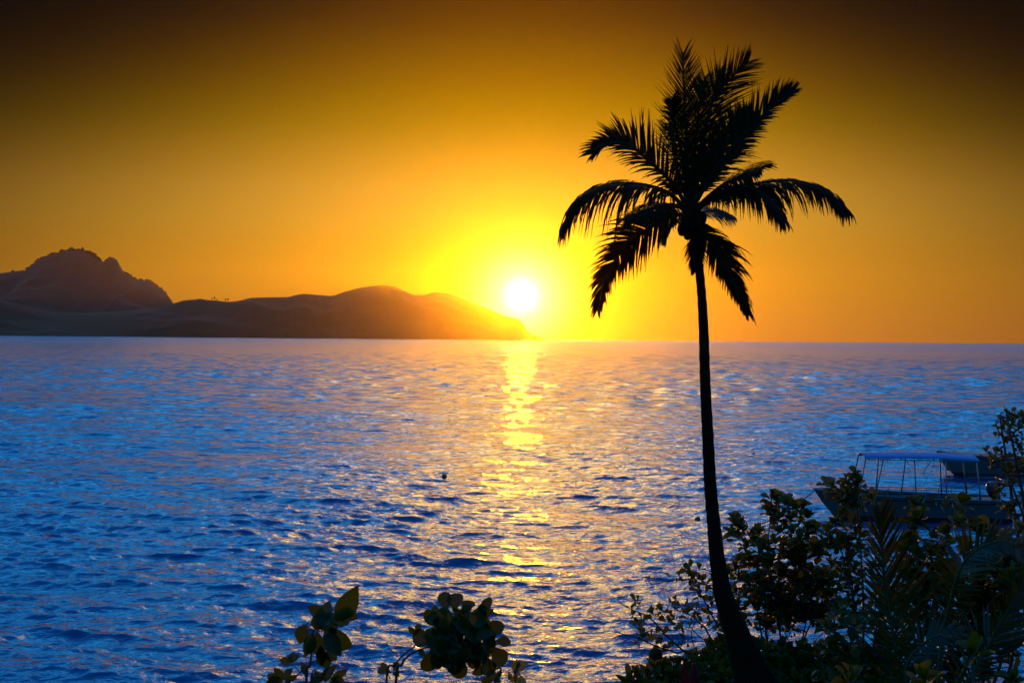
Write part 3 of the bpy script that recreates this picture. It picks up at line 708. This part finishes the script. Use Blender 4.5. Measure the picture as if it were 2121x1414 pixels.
# ---------------------------------------------------------------- sprays of leaves in front, hand placed leaf by leaf
def spray(label, ox, oy, s, d, stems, leaves, mat, seed, rx, fill=None, kind='obovate', wscale=1.0):
    gg = random.Random(seed); p0 = P(rx, 1470, d); root = Vector((p0.x, p0.y, ground_z(p0.x, p0.y) - .05))
    t_ = thing('seaside_plant', root, label, 'plant')
    mb = MB()
    for pts, r in stems:
        q_ = [P(ox + a / s, oy + b_ / s, d) for a, b_ in pts]
        if pts[0][1] > 1300: q_ = [root + Vector((gg.uniform(-.02, .02), 0, 0))] + q_
        sp = spline(q_, 7 * len(q_)); n = len(sp); mb.tube(sp, [r * (1 - .6 * k / (n - 1)) for k in range(n)], 6)
    mb.build('stem', MAT['twig'], t_, root)
    lv = []
    k = d / (F * s)
    def one(a, b_, c, e, wpx, dep):
        p = P(ox + a / s, oy + b_ / s, d + dep); q_ = P(ox + c / s, oy + e / s, d + dep + gg.uniform(-.05, .05))
        dv = q_ - p; nn = Vector((gg.uniform(-.45, .45), -1, gg.uniform(-.2, .7)))
        lv.append(leaf_matrix(p, dv, nn, dv.length, wpx * k * wscale))
    for a, b_, c, e, wpx in leaves: one(a, b_, c, e, wpx, gg.uniform(-.06, .06))
    if fill:
        cx, cy, rx_, ry_, n, sz = fill
        for _ in range(n):
            an = gg.uniform(0, 6.283); rr_ = math.sqrt(gg.random()) * .85
            a, b_ = cx + rx_ * rr_ * math.cos(an), cy + ry_ * rr_ * math.sin(an); th = gg.uniform(0, 6.283); l = sz * gg.uniform(.8, 1.2)
            one(a - .5 * l * math.cos(th), b_ - .5 * l * math.sin(th), a + .5 * l * math.cos(th), b_ + .5 * l * math.sin(th), l * .62, gg.uniform(-.15, .2))
    hang_leaves(t_, root, lv, kind, mat)
spray('big-leaved sprig with one pointed leaf jutting up, standing alone before the water', 530, 1200, 6.607, 9.0,
      [([(690, 1414), (740, 1180), (770, 900), (790, 700), (900, 560)], .010), ([(790, 700), (700, 620), (735, 560)], .005), ([(740, 1160), (830, 1100)], .004), ([(680, 1380), (600, 1270), (500, 1120)], .005), ([(690, 1410), (500, 1380), (380, 1350)], .005), ([(750, 1410), (900, 1330), (980, 1250)], .006)],
      [(1080, 560, 1445, 120, 250), (1020, 480, 1310, 600, 200), (1100, 420, 1400, 520, 190), (970, 560, 990, 265, 190), (960, 500, 715, 370, 140), (850, 700, 850, 430, 180), (900, 700, 1000, 420, 220), (930, 620, 1150, 780, 160), (930, 650, 1340, 1010, 250), (690, 610, 590, 890, 190), (770, 720, 690, 1070, 160), (850, 710, 860, 1120, 230), (920, 760, 1200, 1000, 210), (950, 980, 1105, 1120, 130), (940, 960, 970, 1270, 130), (880, 900, 900, 1200, 130),
       (960, 1390, 1070, 1140, 120), (1040, 1340, 1265, 1215, 95), (1040, 1370, 1230, 1370, 120), (900, 1400, 800, 1250, 130), (950, 1400, 950, 1230, 100), (1000, 1414, 1130, 1420, 130), (780, 1430, 890, 1280, 140), (860, 1430, 700, 1400, 130), (700, 1300, 615, 1120, 90), (500, 1130, 310, 1100, 100), (500, 1130, 512, 965, 80), (505, 1125, 590, 1005, 70), (500, 1120, 425, 1030, 80),
       (390, 1370, 245, 1205, 105), (410, 1330, 490, 1195, 90), (380, 1350, 555, 1330, 90), (370, 1380, 110, 1410, 160), (330, 1414, 160, 1300, 130), (400, 1400, 450, 1460, 150)], MAT['leaf_front'], 51, 634, kind='ovate', wscale=1.25)
spray('dense round cluster of blunt olive leaves in front of the sun glitter', 770, 1200, 6.238, 9.2,
      [([(190, 1335), (300, 1100), (400, 980), (540, 870), (700, 800)], .009), ([(310, 1340), (390, 1100), (440, 1010), (600, 910), (800, 850), (1000, 800)], .011), ([(350, 990), (230, 890), (190, 800)], .0035), ([(240, 1280), (205, 1200), (180, 1150)], .004), ([(1000, 800), (1200, 600), (1250, 400)], .008), ([(1000, 800), (1300, 850), (1500, 800)], .008), ([(800, 850), (960, 500), (980, 380)], .007), ([(1580, 1340), (1540, 1150), (1480, 950), (1300, 850)], .009), ([(800, 850), (900, 1000), (1130, 1050)], .007)],
      [(970, 420, 915, 150, 170), (1060, 420, 1090, 160, 210), (1200, 420, 1255, 250, 170), (1350, 420, 1560, 258, 120), (1420, 330, 1510, 500, 200), (900, 450, 780, 345, 120), (900, 440, 640, 470, 160), (970, 600, 660, 500, 120), (1510, 730, 1650, 530, 200), (1590, 790, 1785, 800, 130), (1540, 860, 1730, 1080, 220), (1440, 980, 1560, 1220, 210), (1330, 930, 1310, 1160, 160), (1400, 1080, 1380, 1258, 140), (1140, 930, 1140, 1285, 210), (1060, 930, 940, 1120, 150), (880, 930, 860, 1165, 125), (770, 900, 680, 1195, 190), (800, 830, 520, 740, 210), (660, 890, 640, 990, 100), (560, 720, 495, 610, 70), (570, 710, 612, 560, 80), (790, 770, 725, 650, 70), (800, 770, 835, 610, 80), (1450, 400, 1400, 620, 200), (1300, 420, 1500, 420, 190), (1250, 460, 1200, 330, 150),
       (1560, 1280, 1690, 1195, 70), (1560, 1310, 1430, 1295, 100), (1580, 1340, 1650, 1270, 90), (1520, 1340, 1570, 1180, 140), (260, 1200, 80, 1140, 100), (280, 1180, 330, 1060, 90), (230, 1160, 110, 1085, 70), (270, 1190, 330, 1230, 80)], MAT['leaf_front'], 53, 808, fill=(1170, 760, 440, 410, 85, 250), wscale=1.15)
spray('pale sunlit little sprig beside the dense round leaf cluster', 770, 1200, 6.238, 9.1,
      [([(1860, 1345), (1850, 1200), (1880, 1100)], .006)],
      [(1830, 1190, 1870, 1040, 130), (1850, 1190, 1980, 1070, 140), (1820, 1230, 1745, 1225, 100), (1840, 1260, 1890, 1180, 110), (1890, 1340, 1985, 1265, 130), (1820, 1340, 1820, 1240, 110), (1850, 1345, 1900, 1260, 120)], MAT['leaf_sunlit'], 55, 1068)

# ---------------------------------------------------------------- boats
MAT['hull'] = principled('hull_paint', (0.055, 0.045, 0.042), 0.6, 0.15, noise=(3, (0.040, 0.033, 0.031)))
MAT['hull_dark'] = principled('bottom_paint', (0.03, 0.03, 0.035), 0.6, 0.3)
MAT['canvas'] = principled('sky_tinted_canvas', (0.04, 0.13, 0.27), 0.85, 0.1, noise=(2, (0.05, 0.16, 0.31)))  # white canvas, with the reflected sky blue put into its colour
MAT['steel'] = principled('tube_steel', (0.11, 0.115, 0.13), 0.55, 0.3, 0.2)
MAT['wood'] = principled('bench_wood', (0.10, 0.05, 0.04), 0.6, 0.3, noise=(8, (0.07, 0.035, 0.03)))
MAT['cowl'] = principled('motor_cowl', (0.012, 0.012, 0.016), 0.3, 0.5)
MAT['rope'] = principled('rope', (0.10, 0.09, 0.08), 0.9, 0.1)
def hull_mesh(L, B, zs, draft, bow_rake, thick=0.05, rise=0.25):
    """open hull, bow at -x: outer skin, gunwale, inner skin and sole"""
    ns = 22; mb = MB(); rows = []
    for i in range(ns):
        s_ = i / (ns - 1); x = -L / 2 + L * s_
        hb = B / 2 * min(1, (1 - (1 - min(1, s_ / 0.42)) ** 2.0) ** 0.75 + 0.012); hb *= 1 - 0.1 * max(0, s_ - .6) / .4
        zt = zs + rise * (1 - s_) ** 2; kz = -draft + (zt + draft) * max(0, 1 - s_ / 0.16) ** 1.1 * 0.98
        xk = x
        ch = kz + (zt - kz) * 0.35
        sec = [(0, kz), (hb * .68, ch - .06 * (zt - kz)), (hb * .78, ch + .05), (hb * .93, zt - .14), (hb, zt - .10), (hb, zt), (max(hb - .07, .004), zt), (max(hb - .09, .003), min(zt - .06, .25 if zt > .4 else zt - .06)), (0, min(zt - .06, .2))]
        sec = [(a_, max(z_, kz)) for a_, z_ in sec]
        rows.append([(x, -y, z) for y, z in sec] + [(x, y, z) for y, z in reversed(sec[1:-1])])
    n = len(rows[0]); V = [p for r_ in rows for p in r_]; Fc = []
    for i in range(ns - 1):
        for k in range(n):
            k2 = (k + 1) % n; Fc.append((i * n + k, i * n + k2, (i + 1) * n + k2, (i + 1) * n + k))
    # transom
    Fc.append(tuple((ns - 1) * n + k for k in (0, 1, 2, 3, 4, 5, 6, 7, 8))); Fc.append(tuple((ns - 1) * n + k for k in (8, 9, 10, 11, 12, 13, 14, 15, 0)))
    Fc.append(tuple(reversed(range(n))))
    mb.add(V, Fc); return mb
def boat_main():
    c = Vector((P(1884, 1080, 59.5).x, 59.5, 0.0)); L = 8.0
    t_ = thing('motor_boat', c, 'open grey motor boat under a sky-tinted canopy moored off the shrubs', 'boat')
    t_.rotation_euler = (R(0.6), R(0.5), R(-2))
    hull_mesh(L, 2.1, 0.98, .35, .8).build('hull', MAT['hull'], t_, smooth=False)
    mb = MB()
    for sg in (-1, 1):
        pts = []
        for i in range(20):
            s_ = i / 19; hb = 1.05 * min(1, (1 - (1 - min(1, s_ / 0.42)) ** 2.0) ** 0.75 + 0.012) * (1 - 0.1 * max(0, s_ - .6) / .4)
            pts.append((-L / 2 + L * s_, sg * hb, 0.98 + .25 * (1 - s_) ** 2 + .02))
        mb.tube(pts, .035, 6)
    mb.build('gunwale', MAT['steel'], t_)
    mb = MB(); N = 12
    V = []; Fc = []
    for i in range(N + 1):
        x = -2.05 + 4.62 * i / N
        for k in range(7):
            y = -1 + 2 * k / 6; e_ = 1 - .25 * max(0, 1 - i / 2.0) 
            V.append((x, y * .98 * e_, 2.64 + .15 * (1 - y * y) + .07 * (1 - abs(i / N - .5) ** 2 * 4) + .012 * math.sin(i * 2.1) * (1 - abs(y))))
    for i in range(N):
        for k in range(6): Fc.append((i * 7 + k, i * 7 + k + 1, (i + 1) * 7 + k + 1, (i + 1) * 7 + k))
    nv = len(V); V2 = V + [(x, y, z - .03) for x, y, z in V]
    Fc2 = Fc + [tuple(q + nv for q in reversed(f)) for f in Fc]
    rim = [k for k in range(7)] + [i * 7 + 6 for i in range(1, N + 1)] + [N * 7 + k for k in range(5, -1, -1)] + [i * 7 for i in range(N - 1, 0, -1)]
    for a, b_ in zip(rim, rim[1:] + rim[:1]): Fc2.append((b_, a, a + nv, b_ + nv))
    mb.add(V2, Fc2); cv = mb.build('canopy', MAT['canvas'], t_)
    # scalloped valance and lashings along the near edge
    for i in range(16):
        x = -1.75 + 4.1 * i / 15; mb = MB(); mb.tube([(x, -.97, 2.63), (x + .04, -.98, 2.55 - .05 * ((i * 7) % 3))], .012, 4)
        mb.build('lashing', MAT['rope'], cv)
    mb = MB()
    for sg in (-1, 1): mb.tube([(-2.0, sg * .93, 2.60), (.3, sg * .95, 2.615), (2.5, sg * .95, 2.60)], .022, 6)
    for x in (-1.95, -.6, .75, 2.0, 2.48): mb.tube([(x, -.94, 2.6), (x, 0, 2.74), (x, .94, 2.6)], .02, 6)
    mb.build('canopy_frame', MAT['steel'], t_)
    for top, bot in (((-1.35, -.94, 2.6), (-1.68, -1.0, 1.02)), ((-1.12, .94, 2.6), (-1.2, 1.0, 1.02)), ((-.08, -.94, 2.6), (.02, -1.0, 1.0)), ((.02, .94, 2.6), (-.12, 1.0, 1.0)), ((1.2, -.94, 2.6), (1.25, -1.0, 1.0)), ((1.45, .94, 2.6), (1.58, 1.0, 1.0)), ((2.46, -.94, 2.6), (2.66, -.96, 1.0)), ((2.42, .94, 2.6), (2.6, .96, 1.0)), ((-2.02, -.7, 2.62), (-2.3, -.86, 1.05)), ((-2.02, .7, 2.62), (-2.3, .86, 1.05))):
        mb = MB(); mb.tube([top, bot], .027, 6); mb.build('post', MAT['steel'], t_)
    for x in (-1.4, -.3, .8, 1.9):
        mb = MB(); mb.box((x, 0, .62), (.38, 1.7, .05)); mb.box((x - .12, 0, .40), (.05, 1.5, .40)); mb.box((x + .12, 0, .40), (.05, 1.5, .40)); mb.build('bench', MAT['wood'], t_, smooth=False)
    mb = MB()
    for sg in (-1, 1):
        for z_ in (1.16, 1.26): mb.tube([(-1.7, sg * 1.0, z_), (2.5, sg * 1.0, z_)], .014, 5)
        for k in range(9): mb.tube([(-1.7 + k * .525, sg * 1.0, 1.0), (-1.7 + k * .525, sg * 1.0, 1.27)], .014, 5)
    # side rails are low, only the far one shows above the gunwale
    mb.build('side_rail', MAT['steel'], t_)
    mb = MB(); mb.box((3.05, 0, .93), (1.1, 1.6, .06)); mb.build('stern_deck', MAT['hull'], t_, smooth=False)
    mt_ = MB(); mt_.lathe([(.02, -.36), (.17, -.34), (.24, -.2), (.26, .02), (.24, .2), (.17, .32), (.03, .37)], 16, (0, 0, 0), 1.0, .72)
    rot = Matrix.Rotation(R(-22), 3, 'Y')
    mt_.v = [tuple(rot @ Vector(v) + Vector((3.35, -.25, 1.38))) for v in mt_.v]
    mo = mt_.build('outboard_motor', MAT['cowl'], t_)
    mb = MB(); mb.tube([(3.42, -.25, 1.1), (3.75, -.25, .72), (4.12, -.25, .2), (4.2, -.25, -.2)], [.12, .10, .08, .07], 8); mb.build('motor_leg', MAT['cowl'], mo)
    mb = MB(); st_ = [rot @ Vector((math.cos(a) * .262 - .005, -math.sin(a) * .0 - .19 * 1, z_)) for a, z_ in ((.3, -.3), (.2, 0), (.3, .3))]
    mb.tube([p + Vector((3.35, -.25, 1.38)) for p in st_], .025, 5); mb.build('cowl_stripe', MAT['steel'], mo)
    mb = MB(); mb.tube([(2.62, -.92, 1.0), (2.58, -.92, 1.72), (3.78, -.88, 1.78), (3.97, -.86, 1.0)], .026, 6); mb.tube([(2.62, .92, 1.0), (2.58, .92, 1.72), (3.78, .88, 1.78), (3.97, .86, 1.0)], .026, 6); mb.tube([(3.78, -.88, 1.78), (3.78, .88, 1.78)], .026, 6)
    mb.build('stern_rail', MAT['steel'], t_)
    mb = MB(); mb.tube([(.62, -.9, 2.6), (.42, -.95, 2.3), (.28, -.96, 2.05)], .014, 5); mb.tube([(.75, -.9, 2.58), (.66, -.95, 2.25), (.5, -.96, 2.05)], .008, 4); mb.build('hanging_cord', MAT['rope'], t_)
    mb = MB(); a = Vector((-L / 2, 0, 1.15)); b_ = Vector((-L / 2 - 3.0, -2.2, -.15))
    mb.tube([a.lerp(b_, i / 14) - Vector((0, 0, .25 * math.sin(math.pi * i / 14))) for i in range(15)], .022, 5); mb.build('mooring_line', MAT['rope'], t_)
boat_main()
def boat_far():
    c = Vector((P(1946, 960, 78).x + 4.1, 78.5, 0)); 
    t_ = thing('motor_boat', c, 'grey moored boat with raised bow partly hidden behind the sky-tinted canopy', 'boat')
    t_.rotation_euler = (0, R(1.5), R(3))
    hull_mesh(8.4, 2.2, 1.02, .3, .9, rise=.28).build('hull', MAT['hull'], t_, smooth=False)
    mb = MB()
    for sg in (-1, 1):
        mb.tube([(-4.2 + 8.4 * i / 19, sg * 1.1 * min(1, (1 - (1 - min(1, i / 19 / 0.42)) ** 2.0) ** 0.75 + .012), 1.04 + .28 * (1 - i / 19) ** 2) for i in range(20)], .04, 6)
    mb.build('gunwale', MAT['hull'], t_)
    V = []; Fc = []
    for i in range(12):
        s_ = i / 11 * .5; hb = 1.03 * min(1, (1 - (1 - min(1, s_ / 0.42)) ** 2.0) ** 0.75 + 0.005); z_ = 1.03 + .28 * (1 - s_) ** 2
        V += [(-4.15 + 8.4 * s_, -hb, z_), (-4.15 + 8.4 * s_, 0, z_ + .08), (-4.15 + 8.4 * s_, hb, z_)]
    for i in range(11):
        for k in range(2): Fc.append((i * 3 + k, i * 3 + k + 1, i * 3 + k + 4, i * 3 + k + 3))
    mesh_obj('fore_deck', V, Fc, MAT['hull_dark'], t_)
    mb = MB(); Lw = 8.0
    for sg in (-1, 1):
        V = []; Fc = []
        for i in range(16):
            s_ = .17 + .83 * i / 15; hb = .90 * min(1, (1 - (1 - min(1, s_ / 0.42)) ** 2.0) ** 0.75 + .01)
            V += [(-4.2 + 8.4 * s_, sg * (hb * .82 + .02), -.3), (-4.2 + 8.4 * s_, sg * (hb + .03), .22)]
        for i in range(15): Fc.append((2 * i, 2 * i + 1, 2 * i + 3, 2 * i + 2))
        mb.add(V, Fc)
    mb.build('bottom_paint', MAT['hull_dark'], t_)
    mb = MB(); mb.box((1.6, 0, 1.0), (2.6, 1.7, .06)); mb.box((2.9, 0, .6), (.1, 1.8, .8)); mb.build('stern_deck', MAT['hull'], t_, smooth=False)
boat_far()
MAT['buoy'] = principled('buoy', (0.05, 0.03, 0.022), 0.5, 0.4)
def buoy(px, py, r, label):
    d = 7.5 * F / (py - (699 + (px - 1060) * ROLL))
    c = P(px, py, d); c.z = 0.02
    t_ = thing('mooring_buoy', c, label, 'buoy', 'mooring buoys')
    mb = MB(); mb.lathe([(r * math.sin(a) + .002, -r * math.cos(a) * 1.05 + r * .5) for a in np.linspace(.1, math.pi - .05, 9)], 14); mb.build('float', MAT['buoy'], t_)
    mb = MB(); mb.tube([(r * .35 * math.cos(a) + .3 * r, 0, r * 1.4 + r * .35 * math.sin(a)) for a in np.linspace(0, 6.283, 10)], r * .08, 5); mb.build('ring', MAT['rope'], t_)
buoy(920, 990, .145, 'small dark buoy afloat left of the sun glitter')
buoy(1445, 1079, .12, 'small dark buoy afloat just left of the palm trunk')

# ---------------------------------------------------------------- person on the beach, seen from behind
MAT['skin'] = principled('skin', (0.16, 0.08, 0.05), 0.55, 0.3)
MAT['hair'] = principled('hair', (0.060, 0.018, 0.006), 0.9, 0.03, noise=(60, (0.085, 0.028, 0.009)))
MAT['shirt'] = principled('blue_shirt', (0.10, 0.20, 0.42), 0.8, 0.2)
MAT['shorts'] = principled('shorts', (0.03, 0.03, 0.05), 0.85, 0.2)
def skinned(name, joints, links, mat, parent, root_i=0, sub=2):
    me = bpy.data.meshes.new(name); me.from_pydata([j[0] for j in joints], links, [])
    me.materials.append(mat)
    o = bpy.data.objects.new(name, me); C.objects.link(o); o.parent = parent
    sk = o.modifiers.new('skin', 'SKIN'); sk.use_smooth_shade = True
    ms = o.modifiers.new('sub', 'SUBSURF'); ms.levels = sub; ms.render_levels = sub
    if not me.skin_vertices: 
        bpy.context.view_layer.objects.active = o; o.select_set(True)
        bpy.ops.mesh.customdata_skin_add()
    for i, j in enumerate(joints):
        sv = me.skin_vertices[0].data[i]; r = j[1]; sv.radius = r if hasattr(r, '__len__') else (r, r); sv.use_root = (i == root_i)
    return o
def person():
    top = P(1358, 1343, 18.2); h = 1.70; base_ = Vector((top.x, top.y, top.z - h))
    gz = ground_z(base_.x, base_.y)
    t_ = thing('person', base_, 'person in a pale blue shirt seen from behind, only the dark-haired head above the hedge', 'person')
    J = [((0, 0, .93), (.15, .11)), ((0, 0, 1.10), (.14, .10)), ((0, .0, 1.30), (.16, .11)), ((0, 0, 1.42), (.10, .08)), ((0, .01, 1.49), (.055, .055)), ((0, .02, 1.56), (.072, .085)), ((0, .015, 1.63), (.078, .095)), ((0, .01, 1.675), (.05, .06))]
    Lk = [(i, i + 1) for i in range(7)]
    def chain(start, pts):
        p = start
        for q_ in pts: J.append(q_); Lk.append((p, len(J) - 1)); p = len(J) - 1
        return p
    for s_ in (-1, 1):
        chain(0, [((s_ * .10, 0, .85), .085), ((s_ * .105, .01, .48), .058), ((s_ * .105, -.02, .10), .04), ((s_ * .11, .08, .03), .035), ((s_ * .115, .16, .025), .028)])
        e_ = chain(2, [((s_ * .18, 0, 1.38), .055), ((s_ * .23, -.02, 1.10), .04), ((s_ * .25, .05, .86), .03), ((s_ * .25, .07, .79), (.018, .034))])
        for k in range(4): chain(e_, [((s_ * .25, .045 + .018 * k, .745), .0085), ((s_ * .245, .05 + .018 * k, .705 + .006 * abs(k - 1.5)), .008), ((s_ * .235, .055 + .018 * k, .675 + .008 * abs(k - 1.5)), .007)])
        chain(e_, [((s_ * .245, .115, .775), .010), ((s_ * .24, .125, .74), .009)])
        chain(5, [((s_ * .086, .0, 1.575), (.012, .024))])
    chain(5, [((0, .115, 1.565), .014)])
    body = skinned('body', J, Lk, MAT['skin'], t_)
    hr = MB(); hr.lathe([(.070, -.115), (.090, -.06), (.098, .0), (.094, .05), (.072, .095), (.03, .115), (.004, .118)], 18, (0, -.008, 1.60), .92, 1.10); hr.build('hair', MAT['hair'], t_)
    S_ = [((0, 0, .90), (.165, .12)), ((0, 0, 1.10), (.155, .115)), ((0, 0, 1.30), (.175, .12)), ((0, 0, 1.43), (.10, .085))]; SL = [(0, 1), (1, 2), (2, 3)]
    for s_ in (-1, 1):
        S_ += [((s_ * .18, 0, 1.385), .07), ((s_ * .22, -.015, 1.18), .062)]; SL += [(2, len(S_) - 2), (len(S_) - 2, len(S_) - 1)]
    skinned('shirt', S_, SL, MAT['shirt'], t_, 1)
    H_ = [((0, 0, .95), (.165, .125))]; HL = []
    for s_ in (-1, 1): H_ += [((s_ * .10, 0, .80), .105), ((s_ * .11, .0, .52), .09)]; HL += [(0, len(H_) - 2), (len(H_) - 2, len(H_) - 1)]
    skinned('shorts', H_, HL, MAT['shorts'], t_)
    # level foot of the slope under the figure
    mb = MB(); r = 0.8
    V = [(math.cos(a) * r * k, math.sin(a) * r * k, base_.z - .02 if k < 1.2 else ground_z(base_.x + math.cos(a) * r * k, base_.y + math.sin(a) * r * k) - .3) for k in (.01, .6, 1.1, 2.2) for a in np.linspace(0, 6.283, 17)[:-1]]
    V = [(base_.x + x, base_.y + y, z) for x, y, z in V]
    Fc = [(i * 16 + k, i * 16 + (k + 1) % 16, (i + 1) * 16 + (k + 1) % 16, (i + 1) * 16 + k) for i in range(3) for k in range(16)]
    if base_.z > gz: tag(mesh_obj('mound', V, Fc, MAT['ground']), 'low mound of earth on the slope', None, kind='structure')
person()

# ---------------------------------------------------------------- folded parasols
MAT['red'] = principled('red_canvas', (0.30, 0.008, 0.012), 0.9, 0.05, noise=(6, (0.22, 0.006, 0.010)))
def parasol(px, py, d, w_bot, lean, label):
    top = P(px, py, d); gz = ground_z(top.x, top.y); base_ = Vector((top.x - lean, top.y, gz))
    t_ = thing('folded_parasol', base_, label, 'parasol', 'folded red parasols'); h = top.z - gz
    ax = (Vector((lean, 0, h))).normalized()
    mb = MB(); mb.tube([(0, 0, -.05), ax * (h - .02)], .016, 8); mb.build('pole', MAT['steel'], t_)
    V = []; n = 24; Fc = []; Lc = min(1.0, h * .75)
    for i in range(9):
        f = i / 8; c = ax * (h - f * Lc)
        for k in range(n):
            a = 6.283 * k / n; r = (.010 + w_bot * min(1, f * 2.1) ** .85 * (1 - .25 * max(0, f - .5))) * (1 + .22 * math.cos(8 * a) * min(1, f * 3))
            V.append((c.x + r * math.cos(a), c.y + r * math.sin(a), c.z + .01 * math.sin(3 * a)))
    for i in range(8):
        for k in range(n): Fc.append((i * n + k, i * n + (k + 1) % n, (i + 1) * n + (k + 1) % n, (i + 1) * n + k))
    Fc.append(tuple(reversed(range(n))))
    mesh_obj('canopy', V, Fc, MAT['red'], t_)
    mb = MB(); mb.tube([ax * (h - .02), ax * (h + .02)], [.012, .005], 8); mb.build('finial', MAT['red'], t_)
parasol(1419, 1350, 16.0, .036, .03, 'thin folded dark red parasol standing in the hedge, the one nearer the head')
parasol(1437, 1368, 15.7, .078, .0, 'folded dark red parasol with pointed top at the bottom edge beside the palm foot')

# ---------------------------------------------------------------- evening haze over the bay
hz = MB(); hz.box(((0), 3385, 162), (13900, 7030, 338))
mt = bpy.data.materials.new('haze_air'); mt.use_nodes = True; t = NT(mt.node_tree); t.n.clear()
pv = t.node('ShaderNodeVolumePrincipled'); pv.inputs['Density'].default_value = 1.15e-5; pv.inputs['Anisotropy'].default_value = 0.94
pv.inputs['Color'].default_value = (0.96, 0.80, 0.52, 1)
pv.inputs['Density Attribute'].default_value = ''; mt.cycles.homogeneous_volume = True
om = t.node('ShaderNodeOutputMaterial'); t.l.new(pv.outputs[0], om.inputs['Volume'])
o = hz.build('haze', mt, smooth=False); tag(o, 'thin golden evening haze over the bay', None, kind='stuff')
